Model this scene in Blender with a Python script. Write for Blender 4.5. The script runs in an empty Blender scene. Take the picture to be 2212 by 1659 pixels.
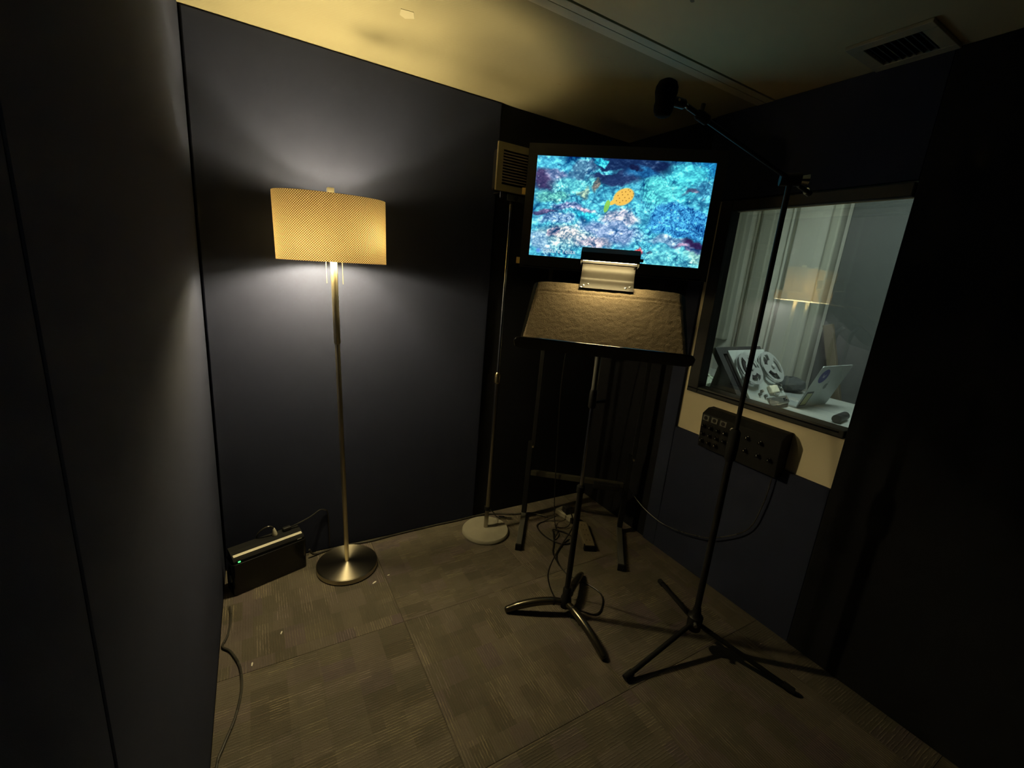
import bpy, bmesh, math, random
import numpy as np
from mathutils import Vector, Matrix, Euler
random.seed(7)
SC = bpy.context.scene
COL = SC.collection
V = Vector
# ------------------------------------------------------------------ camera
cam_d = bpy.data.cameras.new('camera')
cam_d.sensor_fit = 'HORIZONTAL'; cam_d.sensor_width = 36.0
cam_d.lens = 945.1 / 2212.0 * 36.0
cam_d.clip_start = 0.02
cam = bpy.data.objects.new('camera', cam_d); COL.objects.link(cam)
cam.location = (-1.9340, -2.1311, 1.4476)
cam.rotation_euler = (math.radians(75.943), math.radians(-4.852), math.radians(-29.847))
SC.camera = cam
# ------------------------------------------------------------------ world / exposure / light levels
w = bpy.data.worlds.new('world'); SC.world = w; w.use_nodes = True
w.node_tree.nodes['Background'].inputs[0].default_value = (0.02, 0.02, 0.02, 1)
w.node_tree.nodes['Background'].inputs[1].default_value = 0.02
SC.view_settings.view_transform = 'Standard'; SC.view_settings.look = 'None'
SC.view_settings.exposure = 0.0; SC.view_settings.gamma = 1.0
SC.view_settings.use_curve_mapping = False
BULB_COL = (1.0, 0.82, 0.44); BULB_POW = (480.0, 1480.0)     # emission of the right / left bulb in the lamp
STAND_LIGHT = 170.0                                            # little tube on the music stand
CONTROL_LIGHT = 32.0                                          # ceiling panel in the control room
TV_GAIN = 1.0

# ------------------------------------------------------------------ mesh helpers
def bmn(): return bmesh.new()
def box(bm, c, s, R=None):
    c = V(c); hs = [k / 2 for k in s]; vs = []
    for x in (-1, 1):
        for y in (-1, 1):
            for z in (-1, 1):
                q = V((x * hs[0], y * hs[1], z * hs[2]))
                if R is not None: q = R @ q
                vs.append(bm.verts.new(c + q))
    for f in ((0, 1, 3, 2), (4, 6, 7, 5), (0, 4, 5, 1), (2, 3, 7, 6), (0, 2, 6, 4), (1, 5, 7, 3)):
        bm.faces.new([vs[i] for i in f])
    return bm
def bounds(bm, x0, x1, y0, y1, z0, z1):
    return box(bm, ((x0 + x1) / 2, (y0 + y1) / 2, (z0 + z1) / 2), (abs(x1 - x0), abs(y1 - y0), abs(z1 - z0)))
def catmull(pts, k=6, closed=False):
    P = [V(q) for q in pts]; out = []
    n = len(P)
    for i in range(n if closed else n - 1):
        if closed: a, b, c, d = P[(i - 1) % n], P[i], P[(i + 1) % n], P[(i + 2) % n]
        else: a, b, c, d = P[max(i - 1, 0)], P[i], P[i + 1], P[min(i + 2, n - 1)]
        for j in range(k):
            t = j / k
            out.append(0.5 * ((2 * b) + (c - a) * t + (2 * a - 5 * b + 4 * c - d) * t * t + (3 * b - a - 3 * c + d) * t ** 3))
    if not closed: out.append(P[-1])
    return out
def tube(bm, pts, r, n=10, caps=True):
    P = [V(q) for q in pts]; m = len(P)
    rs = r if isinstance(r, (list, tuple)) else [r] * m
    T = [(P[min(i + 1, m - 1)] - P[max(i - 1, 0)]).normalized() for i in range(m)]
    a = V((0, 0, 1)) if abs(T[0].z) < 0.9 else V((1, 0, 0))
    N = T[0].cross(a).normalized(); rings = []
    for i in range(m):
        N = (N - T[i] * N.dot(T[i])).normalized(); B = T[i].cross(N)
        rings.append([bm.verts.new(P[i] + (N * math.cos(2 * math.pi * k / n) + B * math.sin(2 * math.pi * k / n)) * rs[i]) for k in range(n)])
    for i in range(m - 1):
        for k in range(n):
            bm.faces.new((rings[i][k], rings[i][(k + 1) % n], rings[i + 1][(k + 1) % n], rings[i + 1][k]))
    if caps:
        bm.faces.new(rings[0][::-1]); bm.faces.new(rings[-1])
    return bm
def lathe(bm, prof, n=32, c=(0, 0, 0), M=None, caps=True):
    c = V(c); rings = []
    for r, z in prof:
        ring = []
        for k in range(n):
            q = V((r * math.cos(2 * math.pi * k / n), r * math.sin(2 * math.pi * k / n), z))
            if M is not None: q = M @ q
            ring.append(bm.verts.new(c + q))
        rings.append(ring)
    for i in range(len(rings) - 1):
        for k in range(n):
            bm.faces.new((rings[i][k], rings[i][(k + 1) % n], rings[i + 1][(k + 1) % n], rings[i + 1][k]))
    if caps:
        bm.faces.new(rings[0][::-1]); bm.faces.new(rings[-1])
    return bm
def prism(bm, poly, O, A, B, N):
    """polygon in the plane (O, A, B) extruded by vector N"""
    O, A, B, N = V(O), V(A), V(B), V(N)
    lo = [bm.verts.new(O + A * x + B * y) for x, y in poly]; hi = [bm.verts.new(v.co + N) for v in lo]
    bm.faces.new(lo[::-1]); bm.faces.new(hi); m = len(poly)
    for i in range(m): bm.faces.new((lo[i], lo[(i + 1) % m], hi[(i + 1) % m], hi[i]))
    return bm
def rrect(w_, h_, r, k=5, cx=0, cy=0):
    out = []
    for sx, sy, a0 in ((1, 1, 0), (-1, 1, 90), (-1, -1, 180), (1, -1, 270)):
        for j in range(k + 1):
            a = math.radians(a0 + 90 * j / k)
            out.append((cx + sx * (w_ / 2 - r) + r * math.cos(a), cy + sy * (h_ / 2 - r) + r * math.sin(a)))
    return out
def circle(r, n=24, cx=0, cy=0, ry=None):
    return [(cx + r * math.cos(2 * math.pi * k / n), cy + (ry or r) * math.sin(2 * math.pi * k / n)) for k in range(n)]
def sphere(bm, c, r, n=16, m=10, M=None):
    pr = [(r * math.sin(math.pi * i / m) + 1e-5, -r * math.cos(math.pi * i / m)) for i in range(m + 1)]
    return lathe(bm, pr, n, c, M)
def obj(name, bm, mt, parent=None, smooth=False, bevel=0, label=None, loc=None):
    bmesh.ops.recalc_face_normals(bm, faces=bm.faces[:])
    me = bpy.data.meshes.new(name); bm.to_mesh(me); bm.free()
    if mt: me.materials.append(mt)
    if smooth:
        me.polygons.foreach_set('use_smooth', [True] * len(me.polygons))
        try: me.set_sharp_from_angle(angle=math.radians(38))
        except Exception: pass
    o = bpy.data.objects.new(name, me); COL.objects.link(o)
    if parent is not None: attach(o, parent)
    if loc is not None: o.location = loc
    if bevel:
        md = o.modifiers.new('bevel', 'BEVEL'); md.width = bevel; md.segments = 2; md.limit_method = 'ANGLE'
    if label: o['label'] = label
    return o
def pmat(o):
    M = Matrix.LocRotScale(o.location, o.rotation_euler, o.scale)
    return M if o.parent is None else pmat(o.parent) @ o.matrix_parent_inverse @ M
def attach(o, parent, local=False):
    o.parent = parent
    if not (local or parent.get('_local')): o.matrix_parent_inverse = pmat(parent).inverted()
def thing(name, label, cat, loc=(0, 0, 0), rz=0, group=None, local=False, rot=None):
    o = bpy.data.objects.new(name, None); COL.objects.link(o); o.empty_display_size = 0.05
    o.location = loc; o.rotation_euler = rot if rot else (0, 0, rz)
    o['label'] = label; o['category'] = cat
    if group: o['group'] = group
    if local: o['_local'] = 1
    return o
def tag(o, label, cat, group=None):
    o['label'] = label; o['category'] = cat
    if group: o['group'] = group
    return o
def struct(o, label=None):
    o['kind'] = 'structure'
    if label: o['label'] = label
    return o
def basis(o_, a, b, c):
    M = Matrix.Identity(4)
    for i, q in enumerate((a, b, c)):
        for j in range(3): M[j][i] = q[j]
    M.translation = V(o_); return M

# ------------------------------------------------------------------ materials
class NT:
    def __init__(s, name):
        s.m = bpy.data.materials.new(name); s.m.use_nodes = True; s.t = s.m.node_tree; s.n = s.t.nodes; s.n.clear()
        s.out = s.n.new('ShaderNodeOutputMaterial')
    def new(s, typ, **kw):
        n = s.n.new(typ)
        for k, v in kw.items(): setattr(n, k, v)
        return n
    def put(s, sock, v):
        if isinstance(v, bpy.types.NodeSocket): s.t.links.new(v, sock)
        elif isinstance(v, (tuple, list)) and len(v) == 3 and sock.type == 'RGBA': sock.default_value = (*v, 1)
        else: sock.default_value = v
    def math(s, op, a, b=None, c=None, clamp=False):
        n = s.new('ShaderNodeMath', operation=op, use_clamp=clamp); s.put(n.inputs[0], a)
        if b is not None: s.put(n.inputs[1], b)
        if c is not None: s.put(n.inputs[2], c)
        return n.outputs[0]
    def mix(s, f, a, b, blend='MIX'):
        n = s.new('ShaderNodeMix', data_type='RGBA', blend_type=blend); s.put(n.inputs[0], f); s.put(n.inputs[6], a); s.put(n.inputs[7], b)
        return n.outputs[2]
    def coord(s, which='Object'): return s.new('ShaderNodeTexCoord').outputs[which]
    def mapping(s, v, scale=(1, 1, 1), loc=(0, 0, 0), rot=(0, 0, 0)):
        n = s.new('ShaderNodeMapping'); s.put(n.inputs[0], v); n.inputs['Scale'].default_value = scale
        n.inputs['Rotation'].default_value = rot
        s.put(n.inputs['Location'], loc); return n.outputs[0]
    def noise(s, v, scale, detail=3, rough=0.5):
        n = s.new('ShaderNodeTexNoise'); s.put(n.inputs['Vector'], v); n.inputs['Scale'].default_value = scale
        n.inputs['Detail'].default_value = detail; n.inputs['Roughness'].default_value = rough; return n.outputs['Fac']
    def ramp(s, f, stops):
        n = s.new('ShaderNodeValToRGB'); s.put(n.inputs[0], f); e = n.color_ramp.elements
        while len(e) < len(stops): e.new(0.5)
        for k, (p_, c_) in enumerate(stops): e[k].position = p_; e[k].color = (*c_, 1) if len(c_) == 3 else c_
        return n.outputs[0]
    def bump(s, h, strength, dist=0.01):
        n = s.new('ShaderNodeBump'); n.inputs['Strength'].default_value = strength; n.inputs['Distance'].default_value = dist
        s.put(n.inputs['Height'], h); return n.outputs[0]
    def bsdf(s, col, rough=0.5, metal=0.0, spec=0.5, normal=None, emis=None, estr=0):
        n = s.new('ShaderNodeBsdfPrincipled'); s.put(n.inputs['Base Color'], col); s.put(n.inputs['Roughness'], rough)
        n.inputs['Metallic'].default_value = metal; n.inputs['Specular IOR Level'].default_value = spec
        if normal is not None: s.put(n.inputs['Normal'], normal)
        if emis is not None: s.put(n.inputs['Emission Color'], emis); n.inputs['Emission Strength'].default_value = estr
        return n.outputs[0]
    def done(s, sh): s.t.links.new(sh, s.out.inputs[0]); return s.m
def pm(name, col, rough=0.5, metal=0.0, spec=0.5, var=0.15, vs=6, bump=0, bs=60):
    t = NT(name); v = t.coord()
    c = t.mix(t.noise(v, vs), tuple(k * (1 - var) for k in col), tuple(min(1, k * (1 + var)) for k in col))
    nm = t.bump(t.noise(v, bs, 4), bump, 0.004) if bump else None
    rr = t.math('MULTIPLY_ADD', t.noise(v, vs * 3), 0.12, rough - 0.06)
    return t.done(t.bsdf(c, rr, metal, spec, nm))
def emit(name, col, s):
    t = NT(name); n = t.new('ShaderNodeEmission'); t.put(n.inputs[0], col); n.inputs[1].default_value = s
    return t.done(n.outputs[0])

M = {}
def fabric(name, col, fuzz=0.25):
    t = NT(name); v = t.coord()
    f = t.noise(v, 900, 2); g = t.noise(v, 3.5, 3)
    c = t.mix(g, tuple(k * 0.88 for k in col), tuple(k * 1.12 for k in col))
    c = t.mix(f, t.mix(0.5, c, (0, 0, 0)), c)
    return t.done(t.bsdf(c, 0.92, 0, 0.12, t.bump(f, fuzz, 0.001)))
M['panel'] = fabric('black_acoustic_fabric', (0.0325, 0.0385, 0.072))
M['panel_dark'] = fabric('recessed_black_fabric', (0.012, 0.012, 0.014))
M['wall_dark'] = pm('dark_wall_paint', (0.012, 0.012, 0.013), 0.9, spec=0.1)
M['beige'] = pm('beige_wall_paint', (0.88, 0.78, 0.54), 0.6, spec=0.3, var=0.06, vs=5, bump=0.1, bs=120)
M['black_metal'] = pm('black_powder_coat', (0.010, 0.010, 0.010), 0.5, 0.0, 0.22)
M['black_gloss'] = pm('black_gloss', (0.008, 0.008, 0.008), 0.16)
M['black_plastic'] = pm('black_plastic', (0.012, 0.012, 0.012), 0.5)
M['rubber'] = pm('black_rubber', (0.009, 0.009, 0.009), 0.8, spec=0.2)
M['chrome'] = pm('chrome', (0.62, 0.61, 0.58), 0.16, 1.0, var=0.05)
M['dull_chrome'] = pm('dull_chrome', (0.40, 0.38, 0.33), 0.24, 1.0, var=0.08)
M['crossbar'] = pm('grey_enamel', (0.05, 0.047, 0.034), 0.55, spec=0.3)
M['steel'] = pm('brushed_brass_steel', (0.62, 0.55, 0.37), 0.36, 1.0, var=0.04)
def spun():
    t = NT('spun_steel_disc'); tg = t.new('ShaderNodeTangent', direction_type='RADIAL', axis='Z')
    n = t.new('ShaderNodeBsdfPrincipled'); t.put(n.inputs['Base Color'], (0.62, 0.56, 0.42)); n.inputs['Metallic'].default_value = 1
    n.inputs['Roughness'].default_value = 0.36; n.inputs['Anisotropic'].default_value = 0.85; n.inputs['Anisotropic Rotation'].default_value = 0.25; t.t.links.new(tg.outputs[0], n.inputs['Tangent'])
    return t.done(n.outputs[0])
M['spun'] = spun()
M['bronze'] = pm('glossy_black_legs', (0.10, 0.09, 0.065), 0.24, 0.85, var=0.12, vs=9)
M['brass'] = pm('brass', (0.75, 0.6, 0.3), 0.25, 1.0)
M['grey_paint'] = pm('grey_stand_paint', (0.36, 0.34, 0.26), 0.55, 0.0, 0.4, var=0.2, vs=14)
M['grey_tube'] = pm('grey_tube', (0.2, 0.2, 0.18), 0.35, 0.6)
M['tv_frame'] = pm('tv_bezel', (0.014, 0.012, 0.01), 0.42)
M['speaker_case'] = pm('beige_speaker_case', (0.30, 0.26, 0.15), 0.6, var=0.08)
M['slat'] = pm('speaker_slat', (0.30, 0.25, 0.20), 0.5)
M['case_black'] = pm('matt_black_case', (0.007, 0.007, 0.007), 0.75, spec=0.25)
M['dark_hole'] = pm('dark_cavity', (0.006, 0.004, 0.004), 0.9)
M['yellow_tape'] = pm('yellow_tape', (0.75, 0.5, 0.14), 0.6)
M['white_plastic'] = pm('white_plastic', (0.72, 0.68, 0.52), 0.45)
M['strip_plastic'] = pm('tan_power_strip', (0.16, 0.13, 0.08), 0.5)
M['black_cable'] = pm('black_cable', (0.015, 0.014, 0.012), 0.35)
M['grey_cable'] = pm('grey_cable', (0.045, 0.042, 0.034), 0.28)
M['paper'] = pm('white_paper', (0.75, 0.72, 0.62), 0.8)
M['chain'] = pm('pull_cord', (0.26, 0.225, 0.125), 0.5)
M['foam'] = pm('black_foam', (0.010, 0.010, 0.010), 0.95, spec=0.1, bump=0.6, bs=500)
M['wood'] = pm('tan_wood', (0.10, 0.086, 0.055), 0.5)
M['alu'] = pm('silver_aluminium', (0.36, 0.40, 0.40), 0.38, 0.35, var=0.04)
M['deck_plate'] = pm('recorder_plate', (0.42, 0.46, 0.44), 0.4, 0.1, var=0.06)
M['reel'] = pm('reel_plastic', (0.36, 0.38, 0.37), 0.3, 0.2, var=0.1)
M['desk'] = pm('pale_desk_top', (0.34, 0.36, 0.34), 0.5)
M['sticker'] = pm('blue_sticker', (0.035, 0.04, 0.20), 0.5, var=0.05)
M['sticker_white'] = pm('white_sticker_print', (0.5, 0.5, 0.62), 0.5)
M['logo_grey'] = pm('dark_logo', (0.07, 0.09, 0.09), 0.35)
M['cr_wall'] = pm('control_wall', (0.56, 0.575, 0.53), 0.8, var=0.05)
M['cr_panel'] = pm('control_grey_panel', (0.30, 0.31, 0.265), 0.9, var=0.06, bump=0.2, bs=200)
M['cr_mid'] = pm('control_mid_panel', (0.42, 0.43, 0.39), 0.9, var=0.05)
M['cr_dark'] = pm('control_dark_curtain', (0.055, 0.062, 0.062), 0.9, var=0.1)
M['cr_floor'] = pm('control_floor', (0.1, 0.1, 0.09), 0.9)
M['cloth_pale'] = pm('pale_cloth', (0.36, 0.42, 0.34), 0.9, var=0.25, vs=40)
M['phone_screen'] = pm('phone_green_card', (0.34, 0.36, 0.16), 0.4, var=0.35, vs=70)
M['vent'] = pm('vent_metal', (0.45, 0.40, 0.27), 0.6)
M['bulb'] = emit('lit_bulb_warm', BULB_COL, BULB_POW[0]); M['bulb2'] = emit('lit_bulb_warm_dim', BULB_COL, BULB_POW[1])
M['tube_light'] = emit('lit_tube', (1.0, 0.78, 0.36), STAND_LIGHT)
M['led'] = emit('green_led', (0.10, 1.0, 0.2), 2.2)
M['cr_light'] = emit('control_ceiling_light', (0.86, 1.0, 0.93), CONTROL_LIGHT)

def ceiling_mat():
    t = NT('yellowed_textured_ceiling'); v = t.coord()
    wv = t.new('ShaderNodeTexWave', wave_type='BANDS', bands_direction='DIAGONAL'); t.put(wv.inputs['Vector'], v)
    wv.inputs['Scale'].default_value = 95; wv.inputs['Distortion'].default_value = 0.3
    wv2 = t.new('ShaderNodeTexWave', wave_type='BANDS', bands_direction='X'); t.put(wv2.inputs['Vector'], t.mapping(v, rot=(0, 0, math.radians(-40))))
    wv2.inputs['Scale'].default_value = 95
    h = t.math('MULTIPLY', wv.outputs['Fac'], wv2.outputs['Fac'])
    c = t.mix(t.noise(v, 2.5), (0.305, 0.272, 0.162), (0.352, 0.314, 0.188))
    c = t.mix(t.math('MULTIPLY', h, 0.16), c, (0.27, 0.22, 0.11))
    sp = t.math('GREATER_THAN', t.noise(v, 26, 1), 0.80)
    c = t.mix(sp, c, (0.3, 0.25, 0.14))
    return t.done(t.bsdf(c, 0.8, 0, 0.2, t.bump(h, 0.25, 0.001)))
def ceiling_smooth():
    t = NT('yellowed_smooth_ceiling'); v = t.coord()
    c = t.mix(t.noise(v, 3), (0.60, 0.50, 0.28), (0.70, 0.585, 0.33))
    sp = t.math('GREATER_THAN', t.noise(v, 18, 1), 0.79)
    return t.done(t.bsdf(t.mix(sp, c, (0.25, 0.21, 0.12)), 0.7, 0, 0.3, t.bump(t.noise(v, 40), 0.08, 0.004)))
M['ceil'] = ceiling_mat(); M['ceil2'] = ceiling_smooth()
M['patch'] = pm('bare_filler', (0.43, 0.385, 0.25), 0.7)
M['trim'] = pm('ceiling_trim_paint', (0.56, 0.51, 0.35), 0.6, var=0.05)

def carpet():
    t = NT('woven_carpet_tile'); v = t.coord()
    rnd = t.new('ShaderNodeObjectInfo').outputs['Random']
    off = t.new('ShaderNodeCombineXYZ'); t.put(off.inputs[0], t.math('MULTIPLY', rnd, 7.13)); t.put(off.inputs[1], t.math('MULTIPLY', rnd, 3.77))
    vv = t.mapping(v, loc=off.outputs[0])
    def brick(sx, sy, c1, c2, rot=0):
        b = t.new('ShaderNodeTexBrick'); t.put(b.inputs['Vector'], t.mapping(vv, scale=(sx, sy, 1), rot=(0, 0, rot)))
        t.put(b.inputs['Color1'], c1); t.put(b.inputs['Color2'], c2); t.put(b.inputs['Mortar'], c1)
        b.inputs['Scale'].default_value = 1; b.inputs['Mortar Size'].default_value = 0; b.inputs['Brick Width'].default_value = 1
        b.inputs['Row Height'].default_value = 1; b.offset = 0.5; return b.outputs['Color']
    b1 = brick(14, 9, (0, 0, 0), (1, 1, 1)); b2 = brick(8.3, 12.4, (0, 0, 0), (1, 1, 1)); b3 = brick(21, 6.2, (0, 0, 0), (1, 1, 1))
    base = t.ramp(b1, [(0.0, (0.142, 0.121, 0.090)), (0.45, (0.186, 0.162, 0.120)), (0.75, (0.218, 0.183, 0.145)), (1.0, (0.167, 0.129, 0.135))])
    base = t.mix(t.math('MULTIPLY', b2, 0.40), base, (0.118, 0.109, 0.085))
    wv = t.new('ShaderNodeTexWave', wave_type='BANDS', bands_direction='X'); t.put(wv.inputs['Vector'], vv)
    wv.inputs['Scale'].default_value = 34; wv.inputs['Distortion'].default_value = 1.6; wv.inputs['Detail'].default_value = 2; wv.inputs['Detail Scale'].default_value = 2.2
    brk = t.noise(t.mapping(vv, scale=(110, 16, 1)), 1.0, 2)
    ribm = t.math('MULTIPLY', t.ramp(wv.outputs['Fac'], [(0.45, (0, 0, 0)), (0.95, (1, 1, 1))]), t.ramp(brk, [(0.38, (0, 0, 0)), (0.62, (1, 1, 1))]))
    lightness = t.math('MULTIPLY', ribm, t.ramp(b3, [(0.30, (0.06, 0.06, 0.06)), (0.95, (0.72, 0.72, 0.72))]))
    hue = t.ramp(b2, [(0.0, (0.50, 0.42, 0.25)), (0.5, (0.44, 0.36, 0.27)), (0.8, (0.38, 0.29, 0.29)), (1, (0.56, 0.46, 0.22))])
    c = t.mix(lightness, base, hue)
    pile = t.noise(vv, 420, 2)
    c = t.mix(t.math('MULTIPLY', pile, 0.75), c, t.mix(0.65, c, (0, 0, 0)))
    c = t.mix(t.noise(vv, 7, 3), t.mix(0.35, c, (0.01, 0.01, 0.005)), c)
    hh = t.math('ADD', t.math('MULTIPLY', pile, 0.6), ribm)
    return t.done(t.bsdf(c, 0.95, 0, 0.1, t.bump(hh, 0.5, 0.003)))
M['carpet'] = carpet()

def shade_mat():
    t = NT('perforated_lampshade'); uv = t.coord('UV')
    sx = t.new('ShaderNodeSeparateXYZ'); t.put(sx.inputs[0], uv)
    k = math.pi / 0.0044
    a = t.math('COSINE', t.math('MULTIPLY', sx.outputs[0], k)); b = t.math('COSINE', t.math('MULTIPLY', sx.outputs[1], k))
    f = t.math('MULTIPLY', a, b)
    dot = t.ramp(f, [(0.12, (0, 0, 0)), (0.55, (1, 1, 1))])
    tr = t.new('ShaderNodeBsdfTranslucent'); t.put(tr.inputs[0], t.mix(dot, (0.024, 0.013, 0.005), (0.29, 0.22, 0.102)))
    inside = t.new('ShaderNodeNewGeometry').outputs['Backfacing']           # white liner inside, woven cloth outside
    df = t.new('ShaderNodeBsdfDiffuse'); t.put(df.inputs[0], t.mix(inside, t.mix(dot, (0.13, 0.08, 0.04), (0.42, 0.33, 0.18)), (0.92, 0.90, 0.84)))
    m2 = t.new('ShaderNodeMixShader'); m2.inputs[0].default_value = 0.8
    t.t.links.new(tr.outputs[0], m2.inputs[1]); t.t.links.new(df.outputs[0], m2.inputs[2])
    return t.done(m2.outputs[0])
M['shade'] = shade_mat()
def glass():
    t = NT('window_glass')
    fr_ = t.new('ShaderNodeFresnel'); fr_.inputs[0].default_value = 1.5; fr = t.math('MULTIPLY', fr_.outputs[0], 1.8, clamp=True)
    g = t.new('ShaderNodeBsdfGlossy'); g.inputs['Roughness'].default_value = 0.0; t.put(g.inputs[0], (1, 1, 1))
    tr = t.new('ShaderNodeBsdfTransparent'); t.put(tr.inputs[0], (0.965, 0.98, 0.97))
    m = t.new('ShaderNodeMixShader'); t.t.links.new(fr, m.inputs[0]); t.t.links.new(tr.outputs[0], m.inputs[1]); t.t.links.new(g.outputs[0], m.inputs[2])
    return t.done(m.outputs[0])
M['glass'] = glass()
def desk_carpet():
    t = NT('fuzzy_carpet_cover'); v = t.coord(); n1 = t.noise(v, 260, 3); n2 = t.noise(v, 12, 3)
    c = t.mix(n1, (0.14, 0.112, 0.078), (0.33, 0.265, 0.185)); c = t.mix(n2, t.mix(0.3, c, (0.05, 0.04, 0.03)), c)
    return t.done(t.bsdf(c, 0.95, 0, 0.1, t.bump(n1, 0.6, 0.004)))
M['desk_carpet'] = desk_carpet()
M['plate'] = pm('stand_light_plate', (0.011, 0.0095, 0.007), 0.38, 0.0, 0.14, var=0.3, vs=30)

# ================================================================== THE ROOM
H = 2.25; WL = -2.11; YB = -3.3
fl = bmn(); bounds(fl, WL - 0.1, 0.25, YB, 0.1, -0.1, -0.012)
floor = struct(obj('floor', fl, M['wall_dark']), 'dark floor of patterned brown carpet tiles')
xs = [-2.765, -2.11, -1.455, -0.80, -0.145, 0.51]; ys = [0.025 - 0.655 * k for k in range(7)]
tm = bmn(); box(tm, (0, 0, -0.006), (0.6544, 0.6544, 0.012))
bmesh.ops.bevel(tm, geom=[e for e in tm.edges if all(v.co.z > -0.001 for v in e.verts)], offset=0.0011, segments=1, affect='EDGES')
tile0 = obj('carpet_tile', tm, M['carpet'], floor)
first = True
for i in range(1, 5):
    for j in range(6):
        cx = (xs[i] + xs[i + 1]) / 2; cy = (ys[j] + ys[j + 1]) / 2; x1 = min(xs[i + 1], 0.02)
        y0 = max(ys[j + 1], YB)
        if y0 >= ys[j] - 0.02: continue
        if i == 4 or y0 != ys[j + 1]:
            b = bmn(); lx, ly = x1 - xs[i] - 0.0015, ys[j] - y0 - 0.0015
            r90 = (i + j) % 2 == 0
            box(b, (0, 0, -0.006), (ly, lx, 0.012) if r90 else (lx, ly, 0.012))
            o = obj('carpet_tile', b, M['carpet'], floor); cx = (xs[i] + x1) / 2; cy = (ys[j] + y0) / 2
        elif first: o = tile0; first = False
        else: o = tile0.copy(); COL.objects.link(o); o.parent = floor
        o.location = (cx, cy, 0); o.rotation_euler = (0, 0, math.pi / 2 if (i + j) % 2 == 0 else 0)

# ceiling: textured sheet over the lamp, jointing trim, smooth sheet beyond
cb = bmn(); bounds(cb, WL - 0.1, 0.25, YB, 0.1, H + 0.012, H + 0.08)
ceiling = struct(obj('ceiling', cb, M['wall_dark']), 'yellowed low ceiling of painted sheets')
b = bmn(); bounds(b, WL - 0.05, 0.05, -0.772, 0.05, H, H + 0.012); obj('ceiling_panel', b, M['ceil'], ceiling, label='finely textured yellowish ceiling sheet')
b = bmn(); bounds(b, WL - 0.05, 0.05, YB, -0.853, H, H + 0.012); obj('ceiling_panel', b, M['ceil2'], ceiling, label='smooth painted ceiling sheet')
b = bmn(); bounds(b, WL - 0.05, 0.05, -0.812, -0.774, H - 0.0035, H + 0.012); obj('batten', b, M['trim'], ceiling, bevel=0.001)
b = bmn(); bounds(b, WL - 0.05, 0.05, -0.8475, -0.8145, H - 0.0035, H + 0.012); obj('batten', b, M['trim'], ceiling, bevel=0.001)
b = bmn(); prism(b, [(-0.028, -0.022), (0.012, -0.030), (0.026, 0.006), (0.0, 0.026), (-0.022, 0.014)], (-1.447, -0.446, H - 0.0012), (1, 0, 0), (0, 1, 0), (0, 0, 0.0015))
obj('filler_patch', b, M['patch'], ceiling, label='pale scraped patch')

# back wall (lamp wall)
b = bmn(); bounds(b, WL - 0.1, 0.3, 0.03, 0.13, 0, H + 0.08); wall_back = struct(obj('wall_back', b, M['wall_dark']), 'black wall behind the lamp')
b = bmn(); bounds(b, WL + 0.004, -0.842, 0.0, 0.03, 0.0, H - 0.001); obj('acoustic_panel', b, M['panel'], wall_back, bevel=0.006, label='wide black fabric acoustic panel')
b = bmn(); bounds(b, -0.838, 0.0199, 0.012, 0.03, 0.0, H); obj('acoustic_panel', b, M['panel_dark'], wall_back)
# left wall
b = bmn(); bounds(b, WL - 0.13, WL - 0.03, YB, 0.13, 0, H + 0.08); wall_left = struct(obj('wall_left', b, M['wall_dark']), 'black padded wall on the left')
b = bmn(); bounds(b, WL - 0.03, WL, -1.5555, -0.004, 0.0, H - 0.001); obj('acoustic_panel', b, M['panel'], wall_left, bevel=0.005)
b = bmn(); bounds(b, WL - 0.03, WL, YB, -1.5565, 0.0, H - 0.001); obj('acoustic_panel', b, M['panel'], wall_left, bevel=0.005)
# right wall with window opening
b = bmn()
def layer(x0_, x1_, a0, a1, c0, c1):       # wall slab with the window opening left out
    bounds(b, x0_, x1_, YB, a0, 0, H + 0.08); bounds(b, x0_, x1_, a1, 0.13, 0, H + 0.08)
    bounds(b, x0_, x1_, a0, a1, 0, c0); bounds(b, x0_, x1_, a0, a1, c1, H + 0.08)
layer(0.02, 0.072, -1.46, -0.738, 0.968, 1.822); layer(0.072, 0.22, -1.46, -0.56, 0.90, 1.90)
wall_right = struct(obj('wall_right', b, M['beige']), 'right wall, beige where the black panels leave it bare')
def rp(y0, y1, z0, z1, x=0.0, mt='panel', bv=0.006):
    b = bmn(); bounds(b, x, 0.0199, y0, y1, z0, z1); return obj('acoustic_panel', b, M[mt], wall_right, bevel=bv)
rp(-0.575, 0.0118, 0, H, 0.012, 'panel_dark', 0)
rp(-0.659, -0.577, 0, H - 0.001, bv=0.002); rp(-1.4205, -0.661, 0, 0.729, bv=0.002); rp(-1.4205, -0.661, 1.868, H - 0.001, bv=0.002)
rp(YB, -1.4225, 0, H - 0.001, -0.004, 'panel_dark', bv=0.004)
b = bmn(); bounds(b, WL - 0.13, 0.3, YB - 0.1, YB, 0, H + 0.08); struct(obj('wall_front', b, M['wall_dark']), 'dark wall behind the viewer')

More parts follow.
